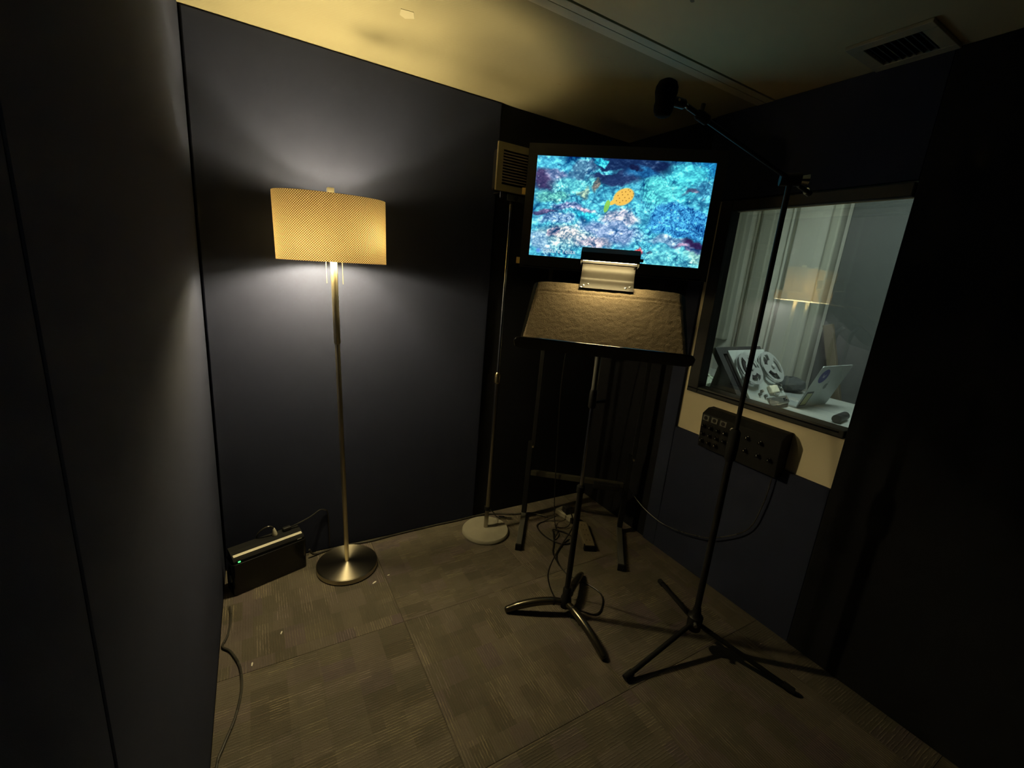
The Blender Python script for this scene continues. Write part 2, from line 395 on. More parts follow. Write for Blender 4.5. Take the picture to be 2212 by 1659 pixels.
# window: black frame, jamb lining, two panes
win = bpy.data.objects.new('window_1', None); COL.objects.link(win); win.location = (0.02, -1.06, 1.0)
win['kind'] = 'structure'; win['label'] = 'black framed double glazed window to the control room'
fy1, fy0, fz0, fz1 = -0.694, -1.418, 0.943, 1.862
def wpart(name, mt, *bd, bevel=0.004, label=None):
    b = bmn(); bounds(b, *bd); return obj(name, b, M[mt], win, bevel=bevel, label=label)
wpart('window_frame', 'black_plastic', -0.008, 0.0195, -0.755, fy1, fz0, fz1)
wpart('window_frame', 'black_plastic', -0.008, 0.0195, fy0, -0.755, fz0, 0.975)
wpart('window_frame', 'black_plastic', -0.008, 0.0195, fy0, -0.755, 1.815, fz1)
wpart('jamb', 'black_plastic', 0.074, 0.22, -0.585, -0.5605, 0.901, 1.899, bevel=0.001)
wpart('jamb', 'black_plastic', 0.021, 0.22, -1.4595, -1.445, 0.969, 1.821, bevel=0.001)
wpart('sill', 'black_plastic', 0.021, 0.0735, -1.444, -0.7385, 0.9685, 0.974, bevel=0.001)
wpart('jamb', 'black_plastic', 0.021, 0.0735, -0.744, -0.7385, 0.9745, 1.8215, bevel=0.001)
wpart('sill', 'black_plastic', 0.074, 0.22, -1.444, -0.586, 0.901, 0.915, bevel=0.001)
for gx in (0.083, 0.177):
    b = bmn(); bounds(b, gx, gx + 0.004, -1.444, -0.586, 0.9155, 1.895)
    obj('pane', b, M['glass'], win)
b = bmn(); bounds(b, -0.011, -0.0085, -1.40, -0.70, 0.962, 0.968); obj('trim_bead', b, M['black_gloss'], win)

# ceiling air vent
vt = thing('air_vent', 'square ceiling air vent with a pale frame near the right wall', 'vent', (-0.125, -1.325, H))
b = bmn()
for bd in ((-0.238, -0.20, -1.438, -1.215), (-0.05, -0.012, -1.438, -1.215), (-0.20, -0.05, -1.438, -1.40), (-0.20, -0.05, -1.253, -1.215)):
    bounds(b, bd[0], bd[1], bd[2], bd[3], H - 0.012, H - 0.0005)
obj('frame', b, M['vent'], vt, bevel=0.002)
b = bmn(); bounds(b, -0.20, -0.05, -1.40, -1.253, H - 0.002, H - 0.0005); obj('backing', b, M['dark_hole'], vt)
sm = bmn(); box(sm, (0, 0, 0), (0.15, 0.012, 0.0012), Matrix.Rotation(math.radians(35), 3, 'X'))
s0 = obj('slat', sm, M['cr_dark'], vt)
for k in range(8):
    o = s0 if k == 0 else s0.copy()
    if k: COL.objects.link(o); o.parent = vt; o.matrix_parent_inverse = s0.matrix_parent_inverse
    o.location = (-0.125, -1.39 + k * 0.018, H - 0.0065)

# ================================================================== FLOOR LAMP
L = thing('floor_lamp', 'lit floor lamp with oval perforated shade and brushed metal pole', 'floor lamp', (-1.603, -0.178, 0.0), local=True, rot=(0, math.radians(-1.75), 0))
b = bmn(); lathe(b, [(0.134, 0.0), (0.140, 0.003), (0.140, 0.024), (0.136, 0.028), (0.03, 0.031), (0.015, 0.034)], 64)
o = obj('base', b, M['spun'], L, smooth=True); o.rotation_euler = (0, math.radians(1.75), 0); o.location = (0.0005, 0, 0.0012)
b = bmn(); tube(b, [(0, 0, 0.03), (0, 0, 1.22)], 0.0105, 20); obj('pole', b, M['steel'], L, smooth=True)
b = bmn(); lathe(b, [(0.0105, 1.10), (0.0135, 1.105), (0.0135, 1.47), (0.010, 1.475)], 20); lathe(b, [(0.006, 1.47), (0.006, 1.69)], 10); obj('upper_pole', b, M['steel'], L, smooth=True)
SA, SB, SZ0, SZ1 = 0.207, 0.128, 1.437, 1.682
def oval(a, bb, n=96):
    pts = []
    for k in range(n):
        th = 2 * math.pi * k / n; c, s = math.cos(th), math.sin(th); e = 0.88
        pts.append((a * math.copysign(abs(c) ** e, c), bb * math.copysign(abs(s) ** e, s)))
    return pts
ov = oval(SA, SB, 128)
me = bpy.data.meshes.new('shade'); n = len(ov)
vsl = [(x, y, SZ0) for x, y in ov] + [(x, y, SZ1) for x, y in ov]
me.from_pydata(vsl, [], [(k, (k + 1) % n, n + (k + 1) % n, n + k) for k in range(n)])
uvl = me.uv_layers.new(name='UVMap'); arc = [0]
for k in range(n): arc.append(arc[-1] + math.dist(ov[k], ov[(k + 1) % n]))
nper = round(arc[-1] / (2 * 0.0044)); sc = nper * 2 * 0.0044 / arc[-1]
for pl in me.polygons:
    k = pl.index
    for li, (uu, vv) in zip(pl.loop_indices, ((arc[k], 0), (arc[k + 1], 0), (arc[k + 1], SZ1 - SZ0), (arc[k], SZ1 - SZ0))): uvl.data[li].uv = (uu * sc, vv)
me.materials.append(M['shade']); me.polygons.foreach_set('use_smooth', [True] * n)
sh = bpy.data.objects.new('shade', me); COL.objects.link(sh); attach(sh, L)
for z, nm in ((SZ0, 'rim'), (SZ1, 'rim')):
    b = bmn(); tube(b, [(x * 1.004, y * 1.004, z) for x, y in ov] + [(ov[0][0] * 1.004, ov[0][1] * 1.004, z)], 0.0022, 6, False); obj(nm, b, M['steel'], sh, smooth=True)
b = bmn()
for x, y in ((SA - 0.002, 0), (-SA + 0.002, 0), (0, SB - 0.002), (0, -SB + 0.002)): tube(b, [(0, 0, SZ1 - 0.012), (x, y, SZ1 - 0.004)], 0.0016, 6)
obj('spider', b, M['steel'], L)
b = bmn(); bounds(b, -0.0125, 0.0125, -0.0125, 0.0125, 1.688, 1.714); obj('finial', b, M['steel'], L, bevel=0.002)
BP = ((0.120, -0.026, 1.538), (-0.066, 0.016, 1.492))
for k, (x, y, z) in enumerate(BP):
    b = bmn(); tube(b, [(0.0, 0, 1.46), (x * 0.4, y * 0.4, 1.462), (x * 0.8, y * 0.8, min(1.49, z) if k == 0 else z), (x * 0.85, y * 0.85, z - 0.03) if k == 0 else (x * 0.9, y * 0.9, z)], 0.007, 10); s_ = obj('socket', b, M['steel'], L, smooth=True)
    b = bmn(); sphere(b, (x, y, z), 0.026, 14, 9); obj('bulb', b, M['bulb' if k == 0 else 'bulb2'], L, smooth=True)
for x, y, z0 in ((0.029, -0.024, 1.330), (-0.025, 0.030, 1.330)):
    b = bmn(); tube(b, [(x, y, z0 + 0.02), (x, y, 1.48)], 0.0013, 6); ch = obj('pull_chain', b, M['chain'], L)
    b = bmn(); lathe(b, [(0.0120, z0 - 0.020), (0.0120, z0 - 0.018), (0.0065, z0 + 0.018), (0.003, z0 + 0.021)], 12, (x, y, 0)); obj('chain_pull', b, M['chain'], ch, smooth=True)

# ================================================================== TELEVISION
TA = math.radians(-40)
TW, TH = 0.749, 0.4215
tv = thing('television', 'black flat screen television showing a blue coral reef with a yellow fish', 'television', (-0.5355, -0.576, 1.48), TA, local=True)
zc = 1.753 - 1.48
bz0, bz1, bxl, bxr = zc - TH / 2 - 0.055, zc + TH / 2 + 0.048, -TW / 2 - 0.040, TW / 2 + 0.042
b = bmn()
x0, x1, z0, z1 = -TW / 2, TW / 2, zc - TH / 2, zc + TH / 2
for bd in ((bxl, x0, bz0, bz1), (x1, bxr, bz0, bz1), (x0, x1, bz0, z0), (x0, x1, z1, bz1)): bounds(b, bd[0], bd[1], -0.006, 0.02, bd[2], bd[3])
obj('bezel', b, M['tv_frame'], tv)
b = bmn(); bounds(b, bxl + 0.003, bxr - 0.003, 0.0203, 0.05, bz0 + 0.003, bz1 - 0.003); obj('back_cover', b, M['black_plastic'], tv, bevel=0.006)
b = bmn(); bounds(b, bxl + 0.02, bxr - 0.02, -0.0062, -0.0058, bz0 + 0.004, bz0 + 0.008); obj('trim_line', b, M['black_gloss'], tv)
for zz in (1.815 - 1.48, 1.515 - 1.48):
    b = bmn(); bounds(b, bxl - 0.017, bxl - 0.0005, -0.001, 0.002, zz - 0.014, zz + 0.014); obj('tape_tab', b, M['yellow_tape'], tv, label='yellow tape tab')

# reef picture: colours computed per vertex of the screen
def reef(nx, ny):
    rng = np.random.RandomState(3)
    def vnoise(fx, fy):
        g = rng.rand(int(fy) + 3, int(fx) + 3)
        xx = np.linspace(0, fx, nx); yy = np.linspace(0, fy, ny); xi = xx.astype(int); yi = yy.astype(int)
        tx = xx - xi; ty = yy - yi; tx = tx * tx * (3 - 2 * tx); ty = ty * ty * (3 - 2 * ty)
        a = g[yi][:, xi]; b_ = g[yi][:, xi + 1]; c = g[yi + 1][:, xi]; d = g[yi + 1][:, xi + 1]
        return (a * (1 - tx) + b_ * tx) * (1 - ty[:, None]) + (c * (1 - tx) + d * tx) * ty[:, None]
    def fbm(f, o=4): return sum(vnoise(f * 1.78 * 2 ** k, f * 2 ** k) * 0.5 ** k for k in range(o)) / sum(0.5 ** k for k in range(o))
    U, Vv = np.meshgrid(np.linspace(0, 1, nx), np.linspace(0, 1, ny))
    wu, wv = (fbm(5) - 0.5) * 0.11, (fbm(5) - 0.5) * 0.16
    wu += (fbm(20, 3) - 0.5) * 0.03; wv += (fbm(20, 3) - 0.5) * 0.045
    u, v = U + wu, Vv + wv
    img = np.zeros((ny, nx, 3)) + np.array([78, 184, 214.])
    def blob(cx, cy, rx, ry, col, soft=0.25, rot=0, warp=True, amt=1.0):
        a, b_ = (u, v) if warp else (U, Vv)
        dx, dy = (a - cx) * 1.777, b_ - cy; c, s = math.cos(rot), math.sin(rot)
        ex, ey = (dx * c + dy * s) / (rx * 1.777), (-dx * s + dy * c) / ry
        m = np.clip((1 + soft - np.sqrt(ex * ex + ey * ey)) / (2 * soft), 0, 1) * amt
        img[:] = img * (1 - m[..., None]) + np.array(col, float) * m[..., None]; return m
    blob(0.10, 0.06, 0.14, 0.10, (82, 192, 226)); blob(0.05, 0.22, 0.09, 0.10, (64, 58, 104)); blob(0.13, 0.17, 0.07, 0.06, (120, 140, 185))
    blob(0.25, 0.10, 0.06, 0.11, (72, 126, 164), 0.12); blob(0.31, 0.08, 0.03, 0.08, (110, 165, 200))
    blob(0.55, 0.06, 0.22, 0.13, (22, 46, 92)); blob(0.44, 0.20, 0.13, 0.07, (34, 56, 104)); blob(0.60, 0.14, 0.09, 0.06, (36, 110, 168)); blob(0.70, 0.05, 0.07, 0.06, (20, 40, 84))
    blob(0.39, 0.03, 0.06, 0.045, (52, 200, 228), 0.1); blob(0.40, 0.135, 0.07, 0.016, (92, 216, 238), 0.4, -0.12); blob(0.56, 0.10, 0.03, 0.03, (20, 30, 70))
    blob(0.95, 0.05, 0.10, 0.10, (34, 138, 196)); blob(0.84, 0.20, 0.13, 0.20, (70, 196, 216)); blob(0.72, 0.30, 0.12, 0.12, (82, 204, 214)); blob(0.96, 0.26, 0.06, 0.08, (58, 140, 180)); blob(0.90, 0.29, 0.04, 0.03, (92, 104, 138))
    blob(0.24, 0.27, 0.15, 0.07, (108, 218, 226)); blob(0.10, 0.37, 0.10, 0.05, (96, 188, 186)); blob(0.30, 0.33, 0.04, 0.04, (150, 190, 176)); blob(0.37, 0.27, 0.02, 0.05, (120, 120, 118))
    blob(0.20, 0.48, 0.10, 0.05, (140, 160, 205)); blob(0.32, 0.50, 0.05, 0.03, (170, 160, 190)); blob(0.07, 0.54, 0.06, 0.03, (96, 92, 140)); blob(0.34, 0.60, 0.11, 0.07, (44, 190, 222)); blob(0.15, 0.62, 0.1, 0.06, (130, 176, 220))
    blob(0.50, 0.55, 0.10, 0.06, (170, 182, 206)); blob(0.46, 0.70, 0.18, 0.12, (140, 172, 216)); blob(0.20, 0.80, 0.18, 0.10, (160, 206, 216)); blob(0.22, 0.78, 0.08, 0.05, (206, 212, 216)); blob(0.14, 0.78, 0.03, 0.05, (196, 176, 196)); blob(0.38, 0.84, 0.10, 0.06, (176, 178, 200)); blob(0.06, 0.86, 0.08, 0.08, (150, 196, 226))
    brain = blob(0.86, 0.57, 0.20, 0.15, (66, 164, 226), 0.1)
    blob(0.93, 0.755, 0.10, 0.03, (52, 34, 84), 0.3); blob(0.92, 0.81, 0.10, 0.03, (168, 148, 188), 0.4); blob(0.78, 0.76, 0.10, 0.05, (140, 184, 216))
    rt = blob(0.85, 0.93, 0.20, 0.09, (104, 208, 222)); blob(0.98, 0.86, 0.05, 0.06, (150, 214, 206)); blob(0.64, 0.86, 0.018, 0.04, (206, 72, 84), 0.3); blob(0.70, 0.88, 0.02, 0.02, (60, 90, 120))
    # coral texture: knobs, filaments, brain ridges
    fine = fbm(60, 2); med = fbm(14, 3); bil = np.abs(2 * fbm(17, 2) - 1); knob = np.abs(2 * fbm(30, 2) - 1); soft = fbm(6, 3)
    gx_, gy_ = np.gradient(fbm(11, 4) * 1.0 + 0.35 * fbm(34, 2))          # relief lit from above
    relief = np.clip(-gx_ * 16, -1, 1)
    detail = (fine - 0.5) * 0.22 + (med - 0.5) * 0.55 + (bil - 0.25) * 0.35 + (knob - 0.25) * 0.30 + relief * 0.34 + (soft - 0.5) * 0.4
    lum = img.mean(2, keepdims=True) / 180.0
    img *= 1 + detail[..., None] * (0.35 + 0.55 * lum) * np.array([1.25, 0.85, 0.55])
    img += (np.clip(relief, 0, 1) * np.clip(med - 0.35, 0, 1) * 120)[..., None] * np.array([0.9, 1.0, 0.9])
    def cells(nc):                                                         # rounded coral knobs: two nearest feature points
        P_ = rng.rand(nc, 2) * [1.777, 1.0]; d1 = np.full((ny, nx), 9.0); d2 = d1.copy(); who = np.zeros((ny, nx), int)
        for i_, (a_, c_) in enumerate(P_):
            d = np.hypot(u * 1.777 - a_, v - c_); m = d < d1
            d2 = np.where(m, d1, np.minimum(d2, d)); d1 = np.where(m, d, d1); who = np.where(m, i_, who)
        return d1 * math.sqrt(nc), (d2 - d1) * math.sqrt(nc), rng.rand(nc)[who]
    c1, e1, w1 = cells(420); c2, e2, w2 = cells(1500)
    mask = np.clip((fbm(4, 2) - 0.42) * 6, 0, 1); m2 = np.clip((fbm(5, 2) - 0.45) * 6, 0, 1)
    dark = np.clip(img.mean(2) / 110 - 0.35, 0, 1)
    bump = (np.clip(e1 / 0.30, 0, 1) - 0.72) * 0.28 * mask + (0.5 - c1) * 0.35 * mask + (np.clip(e2 / 0.32, 0, 1) - 0.7) * 0.40 * m2 + (0.5 - c2) * 0.28 * m2 + (w1 - 0.5) * 0.22
    img *= 1 + (bump * dark)[..., None] * np.array([1.35, 0.95, 0.65])
    lab = np.sin((fbm(22, 2) + 0.3 * fbm(50, 1)) * 26 + (U * 1.777 + Vv * 0.25) * 120)
    img -= (brain * np.clip(lab, -0.45, 1))[..., None] * np.array([32, 50, 42.])
    spots = rng.rand(110, 3)
    for a, b_, c in spots:
        if 0.3 < a < 0.75 and b_ < 0.3: continue
        rr = 0.004 + 0.007 * c; m = np.clip(1.3 - np.hypot((U - a) * 1.777, Vv - b_) / rr, 0, 1) * 0.55
        img = img * (1 - m[..., None]) + np.array([200, 236, 236.]) * m[..., None]
    def fish(cx, cy, rx, ry, col, rot, soft=0.08):
        dx, dy = (U - cx) * 1.777, Vv - cy; c, s = math.cos(rot), math.sin(rot)
        ex, ey = (dx * c + dy * s) / rx, (-dx * s + dy * c) / ry
        m = np.clip((1 + soft - np.sqrt(ex * ex + ey * ey)) / (2 * soft), 0, 1)[..., None]
        return m * np.array(col, float), m
    for a in (((0.522, 0.355), 0.108, 0.078, (255, 200, 92), -0.5), ((0.468, 0.410), 0.045, 0.022, (252, 208, 92), -0.62), ((0.434, 0.455), 0.026, 0.062, (132, 206, 96), 0.22), ((0.436, 0.425), 0.018, 0.03, (150, 214, 90), 0.1)):
        cl, m = fish(a[0][0], a[0][1], a[1], a[2], a[3], a[4]); img = img * (1 - m) + cl
    for a, b_ in ((0.515, 0.335), (0.53, 0.36), (0.545, 0.33), (0.50, 0.37), (0.52, 0.39), (0.49, 0.345), (0.54, 0.39), (0.555, 0.365), (0.53, 0.305), (0.555, 0.30), (0.575, 0.32), (0.505, 0.41), (0.485, 0.395), (0.57, 0.35), (0.51, 0.31), (0.545, 0.285)):
        m = np.clip(1.4 - np.hypot((U - a) * 1.777, Vv - b_) / 0.0052, 0, 1)[..., None]; img = img * (1 - m) + np.array([120, 84, 30.]) * m
    m = np.clip(1.5 - np.hypot((U - 0.055) * 1.777, Vv - 0.945) / 0.022, 0, 1)[..., None]; img = img * (1 - m) + np.array([90, 150, 235.]) * m
    img = np.clip(img, 6, 250) / 255.0
    return np.where(img <= 0.04045, img / 12.92, ((img + 0.055) / 1.055) ** 2.4)
NX, NY = 416, 234
px = reef(NX, NY)
gx, gz = np.meshgrid(np.linspace(x0, x1, NX), np.linspace(z1, z0, NY))
co = np.stack([gx.ravel(), np.zeros(NX * NY), gz.ravel()], 1)
idx = np.arange(NX * NY).reshape(NY, NX)
fc = np.stack([idx[1:, :-1], idx[1:, 1:], idx[:-1, 1:], idx[:-1, :-1]], -1).reshape(-1, 4)
me = bpy.data.meshes.new('screen'); me.from_pydata(co.tolist(), [], fc.tolist())
ca = me.color_attributes.new('picture', 'FLOAT_COLOR', 'POINT')
ca.data.foreach_set('color', np.concatenate([px.reshape(-1, 3), np.ones((NX * NY, 1))], 1).astype(np.float32).ravel())
t = NT('lit_screen'); at_ = t.new('ShaderNodeAttribute', attribute_name='picture')
em = t.new('ShaderNodeEmission'); t.put(em.inputs[0], at_.outputs['Color']); em.inputs[1].default_value = TV_GAIN
me.materials.append(t.done(em.outputs[0]))
scr = bpy.data.objects.new('screen', me); COL.objects.link(scr); attach(scr, tv); scr['label'] = 'lit screen with a coral reef picture'
def text_mesh(name, s, size, mt, parent, mtx):
    cu = bpy.data.curves.new(name, 'FONT'); cu.body = s; cu.size = size; cu.resolution_u = 3
    tmp = bpy.data.objects.new('tmp', cu); COL.objects.link(tmp)
    dg = bpy.context.evaluated_depsgraph_get(); m_ = bpy.data.meshes.new_from_object(tmp.evaluated_get(dg))
    bpy.data.objects.remove(tmp); m_.transform(mtx); m_.materials.clear(); m_.materials.append(mt); m_.name = name
    o = bpy.data.objects.new(name, m_); COL.objects.link(o); attach(o, parent); return o
M['caption'] = emit('caption_white', (0.62, 0.78, 0.86), 0.95)
text_mesh('caption_text', 'nature relax', 0.030, M['caption'], tv, basis((x0 + 0.065, -0.0008, z0 + 0.018), (1, 0, 0), (0, 0, 1), (0, -1, 0)))

# ---- TV stand: two posts on floor feet
st = thing('tv_stand', 'black tubular television stand with two floor feet under the screen', 'tv stand', (-0.43, -0.44, 0.0), TA)
Pl, Pr = V((-0.555, -0.118, 0)), V((-0.098, -0.478, 0)); tt = V((math.cos(TA), math.sin(TA), 0)); nf = V((math.sin(TA), -math.cos(TA), 0))
Rz = Matrix.Rotation(TA, 3, 'Z')
for P_, tip in ((Pl, V((-0.768, -0.408, 0))), (Pr, V((-0.360, -0.770, 0)))):
    d = (tip - P_); ln = d.length; d.normalize(); R2 = Matrix.Rotation(math.atan2(d.y, d.x), 3, 'Z')
    b = bmn(); box(b, P_ + d * (ln / 2 - 0.02) + V((0, 0, 0.021)), (ln, 0.030, 0.030), R2); ft = obj('foot', b, M['grey_tube'], st, bevel=0.003)
    b = bmn(); box(b, P_ + d * (ln - 0.016) + V((0, 0, 0.019)), (0.012, 0.034, 0.037), R2); obj('rubber_foot', b, M['rubber'], ft, bevel=0.003)
    b = bmn(); box(b, P_ + V((0, 0, 0.27)), (0.030, 0.030, 0.466), Rz); obj('lower_post', b, M['black_metal'], st, bevel=0.003)
    b = bmn(); box(b, P_ + tt * 0.016 + V((0, 0, 1.12)), (0.024, 0.024, 1.30), Rz); obj('upper_post', b, M['black_metal'], st, bevel=0.003)
    b = bmn(); tube(b, [P_ + tt * 0.016 + nf * -0.013 + V((0, 0, 0.48)), P_ + tt * 0.016 + nf * 0.03 + V((0, 0, 0.48))], 0.006, 8); obj('bolt', b, M['steel'], st)
    for zz in (1.56, 1.70):
        a = P_ + tt * 0.016 + V((0, 0, zz)); dist_ = (V((-0.5355, -0.576, 0)) - P_).dot(nf) - 0.052
        b = bmn(); box(b, a + nf * (dist_ / 2 + 0.006), (0.02, dist_ - 0.012, 0.03), Rz); obj('bracket_arm', b, M['black_metal'], st, bevel=0.002)
mid = (Pl + Pr) / 2; wd = (Pr - Pl).length; R3 = Matrix.Rotation(math.atan2((Pr - Pl).y, (Pr - Pl).x), 3, 'Z')
b = bmn(); box(b, mid + V((0, 0, 0.305)), (wd - 0.032, 0.024, 0.032), R3); obj('crossbar', b, M['crossbar'], st, bevel=0.003)
b = bmn(); box(b, mid + V((0, 0, 1.15)), (wd - 0.0, 0.02, 0.03), R3); obj('crossbar', b, M['black_metal'], st, bevel=0.003)
ad = tag(obj('power_adapter', box(bmn(), mid + (Pr - Pl) * 0.30 + nf * 0.031 + V((0, 0, 0.298)), (0.15, 0.036, 0.034), R3), M['black_plastic'], None, bevel=0.004), 'black power adapter strapped to the stand crossbar', 'power adapter')

# ================================================================== SPEAKER ON STAND
SX, SY = -0.845, -0.170
s = thing('speaker_stand', 'slim speaker stand with round grey base beside the television', 'speaker stand', (SX, SY, 0))
b = bmn(); lathe(b, [(0.130, 0.0), (0.134, 0.004), (0.134, 0.014), (0.128, 0.022), (0.04, 0.028), (0.018, 0.032)], 56, (SX, SY, 0)); obj('base', b, M['grey_paint'], s, smooth=True)
b = bmn(); lathe(b, [(0.0125, 0.03), (0.0125, 0.90)], 18, (SX, SY, 0)); obj('lower_tube', b, M['dull_chrome'], s, smooth=True)
b = bmn(); lathe(b, [(0.012, 0.885), (0.0165, 0.890), (0.0165, 0.935), (0.011, 0.945)], 20, (SX, SY, 0)); obj('collar', b, M['brass'], s, smooth=True)
b = bmn(); lathe(b, [(0.0085, 0.90), (0.0085, 1.75)], 14, (SX, SY, 0)); obj('upper_tube', b, M['chrome'], s, smooth=True)
b = bmn(); lathe(b, [(0.0105, 1.745), (0.0105, 1.771)], 14, (SX, SY, 0)); obj('tip_thread', b, M['brass'], s, smooth=True)
b = bmn(); lathe(b, [(0.0145, 0.14), (0.016, 0.144), (0.016, 0.16), (0.0145, 0.164)], 16, (SX, SY, 0)); obj('cable_clip', b, M['rubber'], s)
sp = thing('speaker', 'small beige box speaker with slatted grille on the slim stand', 'speaker', (SX, SY, 1.79))
sx0, sx1, sy0, sy1, sz0, sz1 = -0.960, -0.735, -0.222, -0.115, 1.815, 2.016
gx0, gx1, gz0, gz1 = -0.932, -0.762, 1.842, 1.986
b = bmn()
for bd in ((sx0, gx0, sz0, sz1), (gx1, sx1, sz0, sz1), (gx0, gx1, sz0, gz0), (gx0, gx1, gz1, sz1)): bounds(b, bd[0], bd[1], sy0, sy0 + 0.012, bd[2], bd[3])
obj('front_baffle', b, M['speaker_case'], sp)
b = bmn(); bounds(b, sx0 + 0.03, sx1 - 0.02, sy0 + 0.0122, sy1, sz0 + 0.012, sz1 - 0.012); obj('cabinet', b, M['black_plastic'], sp, bevel=0.008)
b = bmn(); bounds(b, gx0, gx1, sy0 + 0.0105, sy0 + 0.0118, gz0, gz1); obj('grille_backing', b, M['dark_hole'], sp)
sm = bmn(); box(sm, (0, 0, 0), (gx1 - gx0, 0.008, 0.005)); s0 = obj('slat', sm, M['slat'], sp)
for k in range(11):
    o = s0 if k == 0 else s0.copy()
    if k: COL.objects.link(o); o.parent = sp; o.matrix_parent_inverse = s0.matrix_parent_inverse
    o.location = ((gx0 + gx1) / 2, sy0 + 0.006, gz0 + 0.0125 + k * 0.0122)
b = bmn(); bounds(b, SX - 0.085, SX + 0.085, SY - 0.035, SY + 0.03, 1.806, 1.814); br = obj('bracket', b, M['black_metal'], sp, bevel=0.002)
b = bmn(); bounds(b, SX - 0.046, SX + 0.046, SY - 0.041, SY - 0.036, 1.780, 1.809); obj('bracket_plate', b, M['grey_tube'], br, bevel=0.002)
b = bmn(); lathe(b, [(0.010, 0), (0.010, 0.003)], 14, (SX, SY - 0.0412, 1.794), Matrix.Rotation(math.pi / 2, 3, 'X')); obj('hole', b, M['dark_hole'], br)
for sgn in (-1, 1):
    b = bmn(); bounds(b, SX + sgn * 0.078 - 0.008, SX + sgn * 0.078 + 0.008, SY - 0.045, SY - 0.034, 1.783, 1.814); obj('clamp', b, M['chrome'], br, bevel=0.003)
b = bmn(); lathe(b, [(0.014, 1.772), (0.014, 1.8055)], 14, (SX, SY, 0)); obj('socket', b, M['black_metal'], sp, smooth=True)

# ================================================================== MUSIC STAND
MX, MY = -0.802, -0.875
yaw, tl = 0.714, 0.698
t_ = V((math.cos(yaw), -math.sin(yaw), 0)); bk = V((math.sin(yaw), math.cos(yaw), 0)); up = bk * math.cos(tl) + V((0, 0, math.sin(tl))); nn = t_.cross(up)
if nn.z < 0: nn = -nn
O = V((-0.892, -0.982, 1.243))
ms = thing('music_stand', 'black music stand with a carpet covered desk and curved tripod feet', 'music stand', (MX, MY, 0))
RB = Matrix((t_, up, nn)).transposed()
DB = -0.060
b = bmn(); prism(b, rrect(0.575, 0.29 - DB, 0.02, cx=0, cy=(0.29 + DB) / 2), O - nn * 0.006, t_, up, nn * 0.004); obj('desk', b, M['black_metal'], ms)
b = bmn(); prism(b, rrect(0.595, 0.052, 0.022, cx=0, cy=0.0245), O + up * (DB - 0.004), t_, nn, up * 0.003); obj('shelf', b, M['black_metal'], ms)
rim = [O + up * DB + t_ * a + nn * c for a, c in ((-0.297, 0.005), (-0.297, 0.035), (-0.288, 0.047), (-0.275, 0.0505), (0, 0.0505), (0.275, 0.0505), (0.288, 0.047), (0.297, 0.035), (0.297, 0.005))]
b = bmn(); tube(b, rim, 0.0035, 8); obj('shelf_rim', b, M['black_gloss'], ms, smooth=True)
# carpet cover: lumpy grid with a soft back edge
def cover():
    nx, ny = 120, 70; rng = np.random.RandomState(5)
    def vn(fx, fy):
        g = rng.rand(int(fy) + 3, int(fx) + 3); xx = np.linspace(0, fx, nx + 1); yy = np.linspace(0, fy, ny + 1); xi = xx.astype(int); yi = yy.astype(int)
        tx = xx - xi; ty = yy - yi; a = g[yi][:, xi]; b_ = g[yi][:, xi + 1]; c = g[yi + 1][:, xi]; d = g[yi + 1][:, xi + 1]
        return (a * (1 - tx) + b_ * tx) * (1 - ty[:, None]) + (c * (1 - tx) + d * tx) * ty[:, None]
    hgt = 0.0065 + 0.0022 * (vn(60, 35) - 0.5) + 0.0016 * (vn(118, 68) - 0.5) + 0.002 * (vn(6, 4) - 0.5)
    vv = np.linspace(0, 1, ny + 1)[:, None]
    for c0, a in ((0.82, -0.0028), (0.855, 0.0016), (0.795, 0.001)): hgt = hgt + a * np.exp(-((vv - c0) / 0.012) ** 2)
    e = rng.rand(ny + 1) * 0.002; bm = bmn(); g = []
    for j in range(ny + 1):
        row = []
        for i in range(nx + 1):
            u = i / nx; v = j / ny; ed = min(u, 1 - u, 1 - v)
            w_ = 0.545 + 0.015 * (1 - v)
            # slightly bowed right edge and rounded back corners
            x = (u - 0.5) * w_ + (e[j] if i in (0, nx) else 0); y = DB + 0.006 + v * (0.289 - DB) - 0.010 * (abs(2 * u - 1) ** 10) * v
            z = hgt[j, i] * min(1, ed / 0.02 + 0.25)
            row.append(bm.verts.new(O + t_ * x + up * y + nn * z))
        g.append(row)
    for j in range(ny):
        for i in range(nx): bm.faces.new((g[j][i], g[j][i + 1], g[j + 1][i + 1], g[j + 1][i]))
    edge = [g[0][i] for i in range(nx + 1)] + [g[j][nx] for j in range(1, ny + 1)] + [g[ny][i] for i in range(nx - 1, -1, -1)] + [g[j][0] for j in range(ny - 1, 0, -1)]
    lo = [bm.verts.new(v.co - nn * ((v.co - O).dot(nn) + 0.0015)) for v in edge]; m = len(edge)
    for k in range(m): bm.faces.new((edge[k], edge[(k + 1) % m], lo[(k + 1) % m], lo[k]))
    return bm
obj('carpet_cover', cover(), M['desk_carpet'], ms, smooth=True, label='brown fuzzy carpet cover')
Dc = O + up * 0.125 - nn * 0.01
b = bmn(); lathe(b, [(0.0125, 0.115), (0.0125, 0.62)], 18, (MX, MY, 0)); obj('lower_pole', b, M['black_metal'], ms, smooth=True)
b = bmn(); lathe(b, [(0.017, 0.60), (0.017, 0.625), (0.0105, 0.632)], 18, (MX, MY, 0)); obj('lower_clutch', b, M['rubber'], ms, smooth=True)
b = bmn(); lathe(b, [(0.0085, 0.62), (0.0085, 0.99)], 16, (MX, MY, 0)); obj('inner_pole', b, M['chrome'], ms, smooth=True)
b = bmn(); lathe(b, [(0.0125, 0.965), (0.0155, 0.972), (0.0155, 1.03), (0.0125, 1.04)], 18, (MX, MY, 0)); obj('upper_clutch', b, M['black_metal'], ms, smooth=True)
